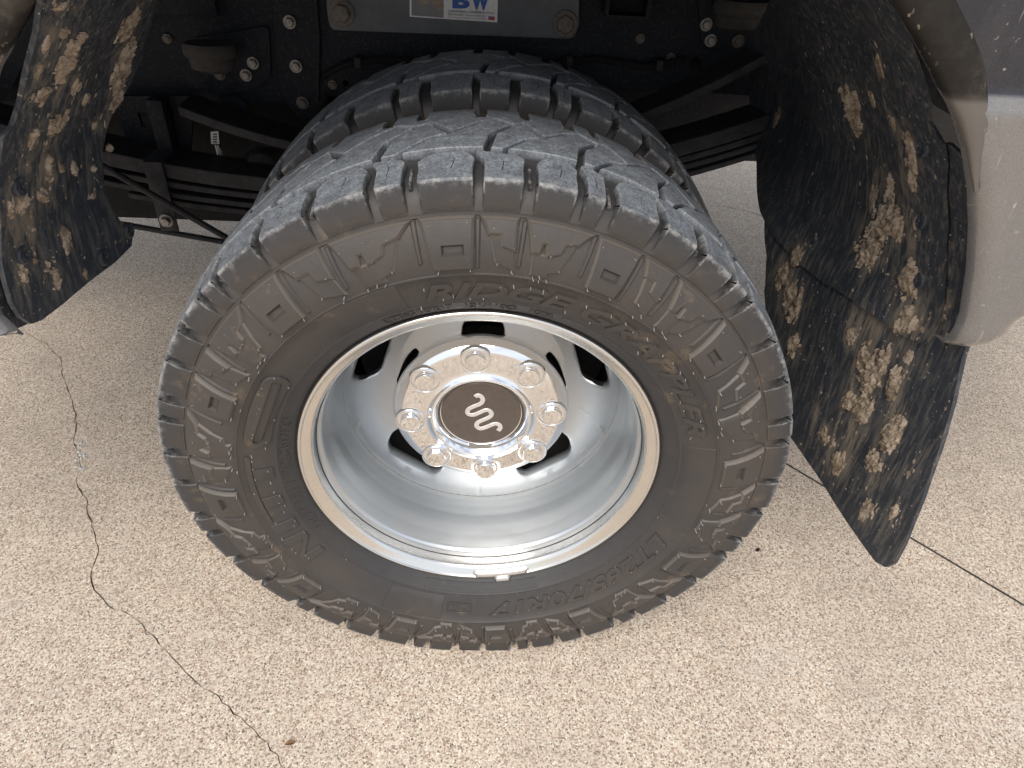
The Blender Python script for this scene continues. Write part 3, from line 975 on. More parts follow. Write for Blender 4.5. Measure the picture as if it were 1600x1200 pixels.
# ---- outer rim
prof = fillet([(.2325, .012), (.2352, .0055), (.2356, .0012), (.2335, -.0012), (.2305, -.0016), (.2295, .0006), (.2200, .0060), (.2165, .0095), (.2158, .0160), (.2150, .0330), (.2118, .0355), (.2105, .0380), (.2095, .0600), (.2070, .0800), (.2058, .1000), (.2035, .1150), (.2010, .1270), (.1992, .1340)], .003, 3)
RIMP = prof
P1, Q1 = lathe(prof, 192)
Q1 = [f[::-1] for f in Q1]
RIM = part('rim', P1, Q1, M['alloy'], sharp=35)
RIM['label'] = 'polished aluminium dual rear wheel rim'
# the dished disc with its five windows, cut in the flat and mapped onto the dish
def dish(R):
    return float(np.interp(R, [.10, .125, .135, .150, .165, .175, .183, .190, .1945, .1975, .1992], [.197, .196, .194, .189, .1815, .1745, .1665, .1570, .1490, .1410, .1340]))
def hole_loop(c, half, r0, r1, n=7):
    pts = []
    def add(tc, rc, t0, rx, ry):
        for t in np.linspace(t0, t0 + math.pi / 2, n):
            pts.append((tc + rx * math.cos(t) / rc, rc + ry * math.sin(t)))
    q = .0165
    add(half - q / r1, r1 - q, 0, q, q)
    add(-half + q / r1, r1 - q, math.pi / 2, q, q)
    add(-half * 1.02 + q / r0, r0 + q, math.pi, q, q)
    add(half * 1.02 - q / r0, r0 + q, 3 * math.pi / 2, q, q)
    return [(c + t, R) for t, R in pts]
DP, DQ = [], []
for k in range(5):
    c0 = rad(90 - 72 * k)
    sec = rad(36)
    loop = [(c0 + sec - rad(1.5) * i, .1992) for i in range(49)] + [(c0 - sec, R) for R in np.arange(.19, .105, -.01)] + [(c0 - sec + rad(1.5) * i, .10) for i in range(49)] + [(c0 + sec, R) for R in np.arange(.11, .195, .01)]
    hl = hole_loop(c0, rad(16.8), .1500, .1890)
    # metric (t*.16, R) space for the triangulation
    sc = .16
    lo = ccw([(t * sc, R) for t, R in loop]); h1 = ccw([(t * sc, R) for t, R in hl])
    h0 = inset(h1, -.0020)
    V, F, nb = mesh2d([lo, h0[::-1]], .0045)
    mp = lambda u_, R, d: (R * math.cos(u_ / sc), dish(R) + d, R * math.sin(u_ / sc))
    b = len(DP)
    DP += [mp(u_, R, 0) for u_, R in V]
    DQ += [[i + b for i in f] for f in F]
    ch = len(h0); k0 = b + len(lo)
    r1 = len(DP); DP += [mp(u_, R, .0020) for u_, R in h1[::-1]]
    r2 = len(DP); DP += [mp(u_, R, .0135) for u_, R in h1[::-1]]
    for i in range(ch):
        j = (i + 1) % ch
        DQ.append([k0 + j, k0 + i, r1 + i, r1 + j]); DQ.append([r1 + j, r1 + i, r2 + i, r2 + j])
bm = bmesh.new()
vs = [bm.verts.new(p) for p in DP]
for f in DQ:
    try: bm.faces.new([vs[i] for i in f])
    except ValueError: pass
bmesh.ops.remove_doubles(bm, verts=bm.verts, dist=1e-4)
bmesh.ops.recalc_face_normals(bm, faces=bm.faces)
bm.verts.index_update()
P = [v.co.copy() for v in bm.verts]; Q = [[v.index for v in f.verts] for f in bm.faces]
fn = [f for f in bm.faces if f.normal.y < -.7]
if len(fn) < sum(1 for f in bm.faces if f.normal.y > .7): Q = [f[::-1] for f in Q]
bm.free()
make('wheel_disc', P, Q, M['alloy'], RIM, sharp=38)
# back of the barrel, so nothing shines through behind the disc
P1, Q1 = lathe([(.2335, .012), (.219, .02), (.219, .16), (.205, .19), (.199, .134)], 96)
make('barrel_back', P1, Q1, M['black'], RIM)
# clip-on balance weight on the lower lip
def arc_slab(th0, th1, R0, R1, y0, y1, n=14):
    P, Q = [], []
    sec = [(R0, y1), (R0, y0 + .0012), (R0 + .0015, y0), (R1 - .0015, y0), (R1, y0 + .0012), (R1, y1)]
    for i in range(n + 1):
        f = i / n
        t = rad(th0 + (th1 - th0) * f)
        e = min(1, (min(f, 1 - f) * n + .25) / 1.2)
        Rm = (R0 + R1) / 2
        for R, y in sec:
            R = Rm + (R - Rm) * (e ** .5); y2 = y1 + (y - y1) * (e ** .7)
            P.append((R * math.cos(t), y2, R * math.sin(t)))
    k = len(sec)
    for i in range(n):
        for q in range(k - 1):
            Q.append([i * k + q, i * k + q + 1, (i + 1) * k + q + 1, (i + 1) * k + q])
    Q.append([q for q in range(k)][::-1]); Q.append([n * k + q for q in range(k)])
    return P, Q
BW = make('balance_weight', *arc_slab(-91.5, -70.0, .2215, .2310, -.0034, .0045), M['weight'], RIM)
make('balance_weight_clip', *arc_slab(-83.5, -77.5, .2300, .2390, -.0062, -.0005, 8), M['weight'], RIM)

# ---- chrome hub cover with its eight lug covers
hp = fillet([(.1275, .205), (.1272, .122), (.1255, .1120), (.1190, .1045), (.1110, .0998), (.1085, .0992), (.0800, .0985), (.0745, .0965), (.0705, .0925), (.0680, .0922), (.0620, .0985), (.0585, .1060), (.0570, .1065)], .003, 4)
P, Q = lathe(hp, 160)
HUB = part('hub_cover', P, [f[::-1] for f in Q], M['chrome'], sharp=50)
HUB['label'] = 'domed chrome hub cover'
lp = fillet([(.0222, .0020), (.0212, -.0028), (.0202, -.0034), (.0191, -.0026), (.0187, .0000), (.0148, .0002), (.0143, -.0086), (.0135, -.0094)], .0006, 2)
def lug_mesh():
    P, Q = [], []
    n = 36
    for i in range(n):
        t = 2 * math.pi * i / n
        for j, (r, y) in enumerate(lp):
            if r < .0160:      # six flats on the nut cover
                q = (t % (math.pi / 3)) - math.pi / 6
                r = r * (1 - .22 * (1 - math.cos(math.pi / 6) / math.cos(q)))
            P.append((r * math.cos(t), y, r * math.sin(t)))
    k = len(lp)
    for i in range(n):
        j = (i + 1) % n
        for q in range(k - 1):
            Q.append([i * k + q, i * k + q + 1, j * k + q + 1, j * k + q])
    Q.append([i * k + k - 1 for i in range(n)])
    return P, Q
PH = 1.66273
first = None
for i in range(8):
    a = PH - i * math.pi / 4
    if first is None:
        first = o = make('lug_cover', *lug_mesh(), M['chrome'], HUB, sharp=35)
    else:
        o = first.copy(); COL.objects.link(o); o.parent = HUB
    o.location = (.1 * math.cos(a), .0990, .1 * math.sin(a))
    o.rotation_euler = (0, -a * 1.0 + i, 0)
P, Q = lathe(fillet([(.0572, .1075), (.0560, .1048), (.0545, .1042), (.0535, .1046), (.0300, .1044), (.0004, .1043)], .0006, 2), 96)
CAPO = part('centre_cap', P, [f[::-1] for f in Q], M['cap'])
CAPO['label'] = 'round brown centre cap with a silver running letter emblem'
em = [(668, 318), (700, 296), (745, 300), (783, 335), (793, 375), (772, 418), (730, 445), (660, 472), (590, 503), (548, 535), (536, 570), (556, 606), (606, 622), (665, 612), (760, 572), (838, 540), (890, 545), (930, 575), (938, 612), (915, 648),
      (860, 678), (785, 710), (715, 742), (690, 775), (694, 812), (730, 842), (780, 846), (850, 822), (930, 788), (1000, 768), (1052, 776), (1082, 806), (1080, 845), (1050, 882)]
ep = [on_plane(680 + a * 150 / 1600, 590 + b * 110 / 1173, 1, .1044)[[0, 2]] for a, b in em]
# smooth the stroke
e2 = []
for i in range(len(ep) - 1):
    p0, p1, p2, p3 = ep[max(i - 1, 0)], ep[i], ep[i + 1], ep[min(i + 2, len(ep) - 1)]
    for t in (0, .5):
        e2.append(.5 * (2 * p1 + (p2 - p0) * t + (2 * p0 - 5 * p1 + 4 * p2 - p3) * t * t + (3 * p1 - p0 - 3 * p2 + p3) * t ** 3))
e2.append(ep[-1])
P, Q = [], []
n = len(e2)
for i, p in enumerate(e2):
    d = e2[min(i + 1, n - 1)] - e2[max(i - 1, 0)]; d /= np.linalg.norm(d)
    nn = np.array([-d[1], d[0]])
    hw = .0033
    for f, y in ((-1, .1050), (-1, .1040), (-.72, .1034), (0, .1037), (.72, .1034), (1, .1040), (1, .1050)):
        q = p + nn * hw * f
        P.append((q[0], y, q[1]))
for i in range(n - 1):
    for k in range(6):
        Q.append([i * 7 + k, i * 7 + k + 1, (i + 1) * 7 + k + 1, (i + 1) * 7 + k])
Q.append(list(range(7))[::-1]); Q.append([(n - 1) * 7 + k for k in range(7)])
make('emblem', P, Q, M['silver'], CAPO)

# ---- inner rim, drum and axle seen through the windows
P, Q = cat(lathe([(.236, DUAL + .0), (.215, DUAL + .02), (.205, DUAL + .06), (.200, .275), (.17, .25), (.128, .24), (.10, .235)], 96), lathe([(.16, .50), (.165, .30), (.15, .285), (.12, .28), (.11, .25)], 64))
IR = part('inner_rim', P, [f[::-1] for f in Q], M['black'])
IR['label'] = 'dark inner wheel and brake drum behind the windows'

# ------------------------------------------------------------------ mud flaps and liners
def sm(x, a, b):
    t = min(1, max(0, (x - a) / (b - a)))
    return t * t * (3 - 2 * t)
ZT = [-.3, -.11, .10, .24, .35, .42, .50, .57, .70]
XT = [.558, .552, .545, .530, .492, .455, .400, .330, .19]
def XR(y, z):
    return float(np.interp(z, ZT, XT)) - (y + .05) * (.22 - .17 * sm(z, .12, .36)) + .004 * math.sin(y * 23 + z * 9)
ZL = [-.1, .20, .30, .38, .45, .55, .70]
XL = [-.485, -.478, -.468, -.445, -.405, -.33, -.16]
def XLf(y, z):
    return float(np.interp(z, ZL, XL)) + (y + .03) * (.2 - .1 * sm(z, .25, .4)) + .004 * math.sin(y * 19 - z * 11)
def surf_pts(pxs, X):
    return [(lambda p: (p[1], p[2]))(on_surf(a, b, lambda P: P[0] - X(P[1], P[2]))) for a, b in pxs]
def flap_map(X, sign, off=0.0):
    def f(y, z, h):
        # h>0 is toward the wheel
        return (X(y, z) - sign * (h + off), y, z)
    return f
def flap(name, px, X, sign, th, off, label, step=.011):
    loop = surf_pts(px, X)
    mp = flap_map(X, sign, off)
    lp2 = ccw(loop)
    P, Q = sheet([lp2], mp, th, step, .010)
    if sign > 0: Q = [f[::-1] for f in Q]
    # sign>0: wheel lies toward -x, and (y,z) turning left points to +x
    o = part(name, P, Q, M['flap'], sharp=35)
    o['label'] = label
    return o, loop
rf_px = [(1196, 330), (1198, 400), (1194, 455), (1197, 520), (1212, 590), (1233, 680), (1262, 722), (1300, 780), (1340, 840), (1368, 878), (1382, 886), (1396, 880), (1412, 850), (1440, 780), (1466, 706), (1488, 630), (1503, 560), (1516, 480), (1521, 400), (1520, 310), (1513, 268), (1500, 240), (1480, 222), (1400, 250), (1300, 290)]
RF, rloop = flap('mud_flap', rf_px, XR, 1, .005, 0.0, 'long black mud flap right of the wheel, caked with mud')
rl_px = [(1205, -60), (1202, 20), (1170, 72), (1176, 150), (1186, 240), (1194, 330), (1215, 370), (1250, 408), (1290, 440), (1330, 462), (1370, 492), (1410, 520), (1440, 536), (1458, 535), (1474, 505), (1482, 450), (1484, 380), (1484, 300), (1483, 225), (1472, 205), (1462, 190), (1461, 160), (1450, 120), (1432, 70), (1410, 20), (1380, -40), (1340, -110)]
RL, rlloop = flap('wheel_liner', rl_px, XR, 1, .004, .007, 'upper black liner sheet overlapping the right mud flap')
lf_px = [(252, -20), (236, 40), (222, 90), (206, 128), (184, 165), (166, 205), (160, 240), (163, 290), (176, 325), (188, 345), (204, 350), (208, 366), (206, 384), (180, 410), (140, 440), (100, 474), (66, 500), (50, 506), (34, 496), (20, 474), (10, 440), (3, 400), (0, 330), (0, 260), (6, 214), (22, 196), (34, 160), (44, 110), (60, 50), (70, -20), (100, -60), (200, -60)]
LF, lloop = flap('mud_flap', lf_px, XLf, -1, .005, 0.0, 'shorter black mud flap left of the wheel, spattered with mud')
LB_px = [(206, 384), (180, 410), (140, 440), (100, 474), (66, 506), (44, 516), (26, 500), (8, 470), (-6, 430), (-12, 330), (-10, 230), (60, 230), (140, 240), (180, 330)]
LB, _l = flap('wheel_liner', LB_px, XLf, -1, .004, -.014, 'backing sheet behind the left mud flap')
# the liner's arch over the wheels, up out of frame
P, Q = [], []
n = 18
for i in range(n + 1):
    t = rad(38 + 104 * i / n)
    for y in (.0, .12, .24):
        P.append((.03 + .585 * math.cos(t), y, .07 + .60 * math.sin(t)))
        P.append((.03 + .590 * math.cos(t), y, .07 + .605 * math.sin(t)))
for i in range(n):
    for k in (0, 2):
        a = i * 6 + k; b = (i + 1) * 6 + k
        Q.append([a, b, b + 2, a + 2]); Q.append([a + 1, a + 3, b + 3, b + 1])
part('wheel_liner', P, Q, M['flap'])['label'] = 'arched top of the liner over the wheels'

SPOTS = {}
def clump(parent, X, sign, px, py, wpx, hpx, hmax, seed, off=0.0, name='mud_clump'):
    wpx, hpx = (wpx * .72, hpx * .85) if sign < 0 else (wpx * .85, hpx * 1.1)
    if hmax >= .009 and sign > 0: wpx, hpx = wpx * 1.3, hpx * 1.35
    c = on_surf(px, py, lambda P: P[0] - X(P[1], P[2]))
    a = on_surf(px + wpx / 2, py, lambda P: P[0] - X(P[1], P[2])); b = on_surf(px, py + hpx / 2, lambda P: P[0] - X(P[1], P[2]))
    ry = .78 * max(.004, abs(a[1] - c[1]) + abs(b[1] - c[1]) * .15); rz = .85 * max(.005, abs(b[2] - c[2]))
    SPOTS.setdefault(parent.name, []).append((c[1], c[2], ry, rz))
    # image-right moves along y (and a little z): keep the tilt of the smear
    tz = (a[2] - c[2]) / (a[1] - c[1]) if abs(a[1] - c[1]) > 1e-4 else 0
    st = max(.0015, min(.0022, (ry + rz) / 40))
    ny, nz = int(ry * 1.5 / st) + 2, int(rz * 1.5 / st) + 2
    V, P, Q = {}, [], []
    for i in range(-ny, ny + 1):
        for j in range(-nz, nz + 1):
            u_, v_ = i * st, j * st
            r2 = (u_ / ry) ** 2 + (v_ / rz) ** 2
            y, z = c[1] + u_, c[2] + v_ + u_ * tz * .4
            e = noise.fractal(Vector((y * 80, z * 26, seed)), .7, 2.1, 6) * 1.0 + noise.noise(Vector((y * 330, z * 130, seed + 5))) * .55
            mval = .78 - r2 + e
            V[i, j] = (mval, y, z)
    idx = {}
    mp = flap_map(X, sign, off)
    def vid(i, j):
        if (i, j) not in idx:
            mval, y, z = V[i, j]
            f = max(0, min(1, mval * 1.1))
            h = hmax * .75 * (f ** .4) * (.22 + 1.3 * max(0, noise.fractal(Vector((y * 120, z * 80, seed + 2)), .65, 2.2, 6) * .45 + .28) + .30 * noise.noise(Vector((y * 420, z * 420, seed))))
            if mval <= 0: h = -.0012
            idx[i, j] = len(P)
            P.append(mp(y, z, max(h, .0004) if mval > 0 else h))
        return idx[i, j]
    for i in range(-ny, ny):
        for j in range(-nz, nz):
            q = [(i, j), (i + 1, j), (i + 1, j + 1), (i, j + 1)]
            if sum(V[a_][0] > 0 for a_ in q) >= 2:
                f = [vid(*a_) for a_ in q]
                Q.append(f[::-1] if sign > 0 else f)
    if not Q: return
    make(name, P, Q, M['mud'], parent, sharp=60)
right_lower = [(1405, 335, 70, 70, .010), (1378, 375, 60, 90, .012), (1440, 430, 50, 60, .010), (1405, 450, 60, 70, .012), (1446, 490, 60, 70, .012), (1362, 575, 46, 90, .010), (1330, 628, 34, 40, .008), (1350, 640, 40, 50, .009), (1398, 600, 34, 70, .008),
               (1392, 680, 40, 70, .010), (1366, 720, 46, 60, .007), (1398, 800, 15, 46, .006), (1238, 470, 36, 90, .007), (1222, 430, 26, 60, .006), (1240, 540, 28, 60, .007), (1292, 680, 52, 46, .005), (1310, 720, 40, 60, .005), (1330, 525, 26, 36, .006), (1418, 740, 16, 30, .005), (1356, 800, 40, 60, .004), (1420, 560, 24, 34, .005)]
for i, (a, b, c_, d_, h_) in enumerate(right_lower):
    clump(RF, XR, 1, a, b, c_, d_, h_, i * 3.7)
right_upper = [(1343, 172, 26, 56, .010), (1384, 100, 10, 34, .004), (1372, 155, 10, 24, .004), (1404, 190, 14, 22, .005), (1432, 240, 26, 44, .009), (1436, 282, 18, 34, .007), (1222, 180, 10, 50, .003), (1400, 300, 30, 70, .008), (1372, 310, 16, 60, .004), (1396, 352, 60, 60, .012), (1366, 385, 44, 70, .011), (1430, 440, 34, 60, .010), (1424, 500, 40, 50, .010), (1442, 348, 14, 26, .005), (1252, 400, 26, 50, .005), (1450, 515, 20, 24, .006)]
for i, (a, b, c_, d_, h_) in enumerate(right_upper):
    clump(RL, XR, 1, a, b, c_, d_, h_, 50 + i * 2.9, .007)
left_m = [(100, 52, 26, 36, .009), (104, 95, 34, 90, .011), (118, 135, 16, 40, .007), (70, 70, 12, 44, .006), (62, 150, 44, 40, .009), (92, 190, 34, 50, .010), (132, 158, 12, 32, .006), (50, 218, 18, 46, .009), (76, 262, 22, 80, .010), (116, 264, 16, 34, .008), (96, 262, 14, 24, .006), (145, 262, 14, 26, .007), (64, 305, 26, 36, .010),
          (36, 318, 30, 60, .009), (14, 330, 16, 60, .008), (50, 360, 16, 24, .007), (104, 380, 22, 70, .009), (82, 420, 40, 90, .012), (34, 428, 22, 70, .010), (54, 408, 14, 18, .005), (145, 306, 16, 12, .004), (134, 430, 12, 30, .004), (94, 10, 40, 30, .010), (62, 112, 10, 30, .004), (146, 195, 12, 22, .006), (190, 110, 36, 90, .010), (180, 160, 24, 50, .008), (200, 40, 30, 60, .007), (170, 232, 18, 24, .008)]
for i, (a, b, c_, d_, h_) in enumerate(left_m):
    clump(LF, XLf, -1, a, b, c_, d_, h_, 120 + i * 3.1)
# crumbs of mud too small to count, and the dirt each clump leaves in the plastic round it
def crumbs(parent, X, sign, loop, off, n, seed):
    rg = random.Random(seed)
    A = np.array(loop); lo, hi = A.min(0), A.max(0)
    sp = SPOTS.get(parent.name, [])
    pq, mp, tries = [], flap_map(X, sign, off), 0
    while len(pq) < n and tries < n * 30:
        tries += 1
        if rg.random() < .65 and sp:
            q = rg.choice(sp); y, z = q[0] + rg.gauss(0, q[2] * 1.5), q[1] + rg.gauss(0, q[3] * 1.5)
        else:
            y, z = rg.uniform(lo[0], hi[0]), rg.uniform(lo[1], hi[1])
        if not inside([(y, z)], [inset(ccw(loop), .004)])[0]: continue
        r_ = rg.choice([.0008, .0010, .0014, .0018, .0026]); el = rg.uniform(1, 2.6)
        P = [mp(y + r_ * math.cos(t) * rg.uniform(.6, 1.2), z + r_ * el * math.sin(t) * rg.uniform(.6, 1.2), -.0002) for t in np.linspace(0, 2 * math.pi, 7, endpoint=False)]
        P.append(mp(y, z, r_ * rg.uniform(.25, .6)))
        pq.append((P, [[i, (i + 1) % 7, 7] if sign < 0 else [(i + 1) % 7, i, 7] for i in range(7)]))
    o = make('mud_crumb', *cat(*pq), M['mud'], parent); o['kind'] = 'stuff'
def stain(o):
    me = o.data
    W_ = np.zeros(len(me.vertices))
    co_ = np.array([v.co[:] for v in me.vertices])
    for y, z, ry, rz in SPOTS.get(o.name, []):
        W_ += np.exp(-((co_[:, 1] - y) / (ry * 1.5 + .006)) ** 2 - ((co_[:, 2] - z) / (rz * 1.6 + .008)) ** 2)
    at = me.attributes.new('wear', 'FLOAT', 'POINT')
    at.data.foreach_set('value', np.minimum(W_, 1.0).tolist())
for o_, X_, sg_, lp_, of_, n_ in ((RF, XR, 1, rloop, 0, 150), (RL, XR, 1, rlloop, .007, 130), (LF, XLf, -1, lloop, 0, 170)):
    crumbs(o_, X_, sg_, lp_, of_, n_, n_ + sg_); stain(o_)
# push-pin fasteners on the flaps
def disc_bolt(r, h, n=14):
    P, Q = [], []
    pr = [(r, 0), (r, h * .6), (r * .85, h), (r * .35, h * .9), (r * .3, h * .55)]
    for i in range(n):
        t = 2 * math.pi * i / n
        P += [(a * math.cos(t), a * math.sin(t), b) for a, b in pr]
    k = len(pr)
    for i in range(n):
        j = (i + 1) % n
        for q in range(k - 1):
            Q.append([i * k + q, j * k + q, j * k + q + 1, i * k + q + 1])
    Q.append([i * k + k - 1 for i in range(n)])
    return P, Q
def pin(parent, X, sign, px, py, off, r=.010):
    p = on_surf(px, py, lambda P: P[0] - X(P[1], P[2]))
    P, Q = disc_bolt(r, .004)
    o = make('push_pin', P, Q, M['flap'], parent)
    o.location = (p[0] - sign * off, p[1], p[2])
    o.rotation_euler = (0, rad(-90) * sign, 0)
for a, b in ((1456, 232), (1452, 345), (1448, 438)): pin(RL, XR, 1, a, b, .0068)
for a, b in ((1281, 372),): pin(RL, XR, 1, a, b, .0068, .008)
for a, b in ((28, 292), (34, 398), (160, 402), (200, 360)): pin(LF, XLf, -1, a, b, -.0002)

# ------------------------------------------------------------------ body side
YB = -.060
ar_px = [(1488, 556), (1510, 500), (1521, 430), (1525, 360), (1523, 300), (1513, 235), (1498, 185), (1484, 150), (1462, 105), (1438, 60), (1403, 0)]
arR = [tuple(on_plane(a, b, 1, YB)[[0, 2]]) for a, b in ar_px]
al_px = [(44, 0), (10, 60), (-14, 120), (-30, 180), (-42, 260), (-42, 360), (-32, 440), (-8, 503), (26, 534)]
arL = [tuple(on_plane(a, b, 1, YB)[[0, 2]]) for a, b in al_px]
# arch crown between the two ends
pa, pb = np.array(arR[-1]), np.array(arL[0])
ta, tb = pa - np.array(arR[-2]), np.array(arL[1]) - pb
ta = ta / np.linalg.norm(ta); tb = tb / np.linalg.norm(tb)
Lh = np.linalg.norm(pb - pa)
top = []
for t in np.linspace(0, 1, 22)[1:-1]:
    h00, h10, h01, h11 = 2 * t ** 3 - 3 * t ** 2 + 1, t ** 3 - 2 * t ** 2 + t, -2 * t ** 3 + 3 * t ** 2, t ** 3 - t ** 2
    top.append(tuple(h00 * pa + h10 * ta * Lh * .95 + h01 * pb + h11 * tb * Lh * .95))
ARCH = arR + top + arL
br = [tuple(on_plane(a, b, 1, YB)[[0, 2]]) for a, b in [(1520, 555), (1550, 550), (1580, 534), (1600, 511)]]
br += [(br[-1][0] + .05, br[-1][1] + .05), (br[-1][0] + .12, br[-1][1] + .09), (1.1, br[-1][1] + .10)]
bl = [tuple(on_plane(a, b, 1, YB)[[0, 2]]) for a, b in [(20, 527), (-20, 520)]] + [(-.60, .20), (-1.1, .20)]
outl = ARCH + bl + [(-1.1, 1.05), (1.1, 1.05)] + br[::-1]
AA = np.array(ARCH)
OL = np.array(br[::-1] + arR[:1])
def seg_dist(p, poly):
    a, b = poly[:-1], poly[1:]
    ab = b - a
    t = np.clip(((p - a) * ab).sum(1) / np.maximum((ab * ab).sum(1), 1e-12), 0, 1)
    return float(np.sqrt((((a + ab * t[:, None]) - p) ** 2).sum(1).min()))
def body_y(x, z):
    p = np.array([x, z])
    d = min(seg_dist(p, AA), 9)
    db = seg_dist(p, OL)
    y = YB
    y += .007 * sm(z, .4860, .5000) - .004                 # step at the belt crease
    y += .05 * sm(z, .62, .90) + .030 * sm(abs(x), .62, 1.0)
    for dd, r_ in ((d, .016), (db, .03)):
        if dd < r_: y += r_ * (1 - math.sqrt(max(0, 1 - (1 - dd / r_) ** 2)))
    return y
def body_map(u_, v_, h):
    return (u_, body_y(u_, v_) - h, v_)
crease = []
extra = []
for dd in (.002, .005, .009, .014, .020, .028):
    extra += subdiv(inset(ccw(outl), dd), .008)
for zz in (.4860, .4895, .4930, .4965, .5000):
    extra += [(x_, zz) for x_ in np.arange(-1.09, 1.09, .012)]
P, Q = sheet([subdiv(ccw(outl), .008)], body_map, .0025, .0165, None, extra)
BODY = part('fender', P, Q, M['paint'], sharp=32)
BODY['label'] = 'dark upper and tan lower painted bed side round the wheel arch'
# trim moulding that follows the arch lip
P, Q = [], []
arc = subdiv(ARCH, .02)[: int(1e9)]
arc = []
for a, b in zip(ARCH[:-1], ARCH[1:]):
    a, b = np.array(a), np.array(b); kk = max(1, int(np.linalg.norm(b - a) / .014))
    arc += [a + (b - a) * j / kk for j in range(kk)]
arc.append(np.array(ARCH[-1]))
arc = [p for p in arc if p[1] > .41]
cs = [(-.0008, .012), (-.001, .001), (.003, -.0035), (.014, -.0042), (.029, -.0035), (.0325, -.0005), (.033, .006)]
for i, p in enumerate(arc):
    d = arc[min(i + 2, len(arc) - 1)] - arc[max(i - 2, 0)]; d /= np.linalg.norm(d)
    nn = np.array([d[1], -d[0]])
    for o_, yy in cs:
        tw = sm(p[1], .405, .515)
        q = p + nn * (o_ * (.08 + .92 * tw))
        P.append((q[0], YB - .004 + yy * (.15 + .85 * tw) + .0045 * (1 - tw) + .006 * sm(q[1], .4860, .5000) + .05 * sm(q[1], .62, .90), q[1]))
k = len(cs)
for i in range(len(arc) - 1):
    for q in range(k - 1):
        Q.append([i * k + q, i * k + q + 1, (i + 1) * k + q + 1, (i + 1) * k + q][::-1])
tr = part('arch_trim', P, Q, M['trim'], sharp=50)
tr['label'] = 'dusty brown wheel arch trim'
# bed floor, far side and cross members close the truck above the axle
BED = part('bed_floor', *bevel_box((-1.3, .16, .70), (1.3, 2.05, .74), .004), M['black'])
part('bed_side', *bevel_box((-1.3, .02, .705), (1.3, .15, 1.04), .006), M['black'])['label'] = 'inner wall of the bed above the arch'
part('bed_side', *bevel_box((-1.3, 2.06, .50), (1.3, 2.12, 1.04), .006), M['black'])['label'] = 'far wall of the bed'
for x in (-.72, -.22, .30, .82):
    part('cross_member', *bevel_box((x - .04, .70, .58), (x + .04, 1.50, .695), .006), M['frame'])

# ------------------------------------------------------------------ frame and suspension
YF = .620
def fp(px, py, y=YF): return tuple(on_plane(px, py, 1, y)[[0, 2]])
def plate_map(y):
    return lambda u_, v_, h: (u_, y - h, v_)
def rsub(l, r=.008, n=4):
    """round polygon corners"""
    out = []
    m_ = len(l)
    for i in range(m_):
        a, b, c = (np.array(l[(i + k_) % m_], float) for k_ in (-1, 0, 1))
        la, lc = np.linalg.norm(a - b), np.linalg.norm(c - b)
        d = min(r, la * .4, lc * .4)
        p0, p2 = b + (a - b) * d / la, b + (c - b) * d / lc
        for t in np.linspace(0, 1, n): out.append(tuple((1 - t) ** 2 * p0 + 2 * t * (1 - t) * b + t * t * p2))
    return out
def plate_part(name, loop, y, th, mat, holes=(), r=.008, **k):
    P, Q = sheet([rsub(loop, r)] + [list(h) for h in holes], plate_map(y), th, None)
    o = part(name, P, Q, mat, smooth=False, **k)
    md = o.modifiers.new('bevel', 'BEVEL'); md.width = .0012; md.segments = 2; md.limit_method = 'ANGLE'; md.angle_limit = rad(50)
    return o
def circ(c, rx, ry=None, n=18, rot=0):
    ry = ry or rx
    return [(c[0] + rx * math.cos(t) * math.cos(rot) - ry * math.sin(t) * math.sin(rot), c[1] + rx * math.cos(t) * math.sin(rot) + ry * math.sin(t) * math.cos(rot)) for t in np.linspace(0, 2 * math.pi, n, endpoint=False)]
lowl = [(-1.6, .250), fp(190, 165), fp(330, 163), fp(420, 160), fp(520, 150), fp(700, 150), fp(880, 138), fp(943, 131), fp(987, 138), fp(1040, 141), fp(1180, 150), (1.6, .345)]
RAIL = plate_part('frame_rail', lowl + [(1.6, .62), (-1.6, .62)], YF, .006, M['frame'], holes=[circ(fp(1087, 103), .010, .015, rot=.35), circ(fp(540, 130), .005)], r=.01)
RAIL['label'] = 'long black painted chassis rail behind the wheels'
P, Q = bevel_box((-1.6, YF - .055, .612), (1.6, YF + .02, .622), .003)
make('flange', P, Q, M['frame'], RAIL)
P, Q = cat(*[bevel_box((a, YF + .0075, .262 if a < .1 else .315), (b, YF + .06, .270 if a < .1 else .323), .002) for a, b in ((-1.6, -.05), (.2, 1.6))])
make('flange', P, Q, M['frame'], RAIL)
P, Q = bevel_box((-1.6, 1.36, .26), (1.6, 1.37, .62), .003)
part('frame_rail', P, Q, M['frame'])['label'] = 'far chassis rail, deep in shadow'

def hex_mesh(r, h, washer=1.45, flange=.0035):
    P, Q = [], []
    n = 24
    pr = []
    for i in range(n):
        t = 2 * math.pi * i / n
        q = (t % (math.pi / 3)) - math.pi / 6
        rh = r * math.cos(math.pi / 6) / math.cos(q)
        c, s_ = math.cos(t), math.sin(t)
        W = r * washer
        for a, b in ((W, 0), (W, flange * .6), (W * .93, flange), (rh * 1.0, flange), (rh, h - .0012), (rh * .88, h)):
            P.append((a * c, -b, a * s_))
    for i in range(n):
        j = (i + 1) % n
        for q in range(5):
            Q.append([i * 6 + q, i * 6 + q + 1, j * 6 + q + 1, j * 6 + q])
    Q.append([i * 6 + 5 for i in range(n)])
    Q = [f[::-1] for f in Q]
    Q = [f[::-1] for f in Q]
    return P, Q
HEX = None
def hex_bolt(parent, px, py, y, r=.0085, h=.010, mat='bolt', rot=0):
    p = on_plane(px, py, 1, y)
    o = make('hex_bolt', *hex_mesh(r, h), M[mat], parent, sharp=25)
    o.location = (p[0], y, p[2]); o.rotation_euler = (0, rot, 0)
    return o
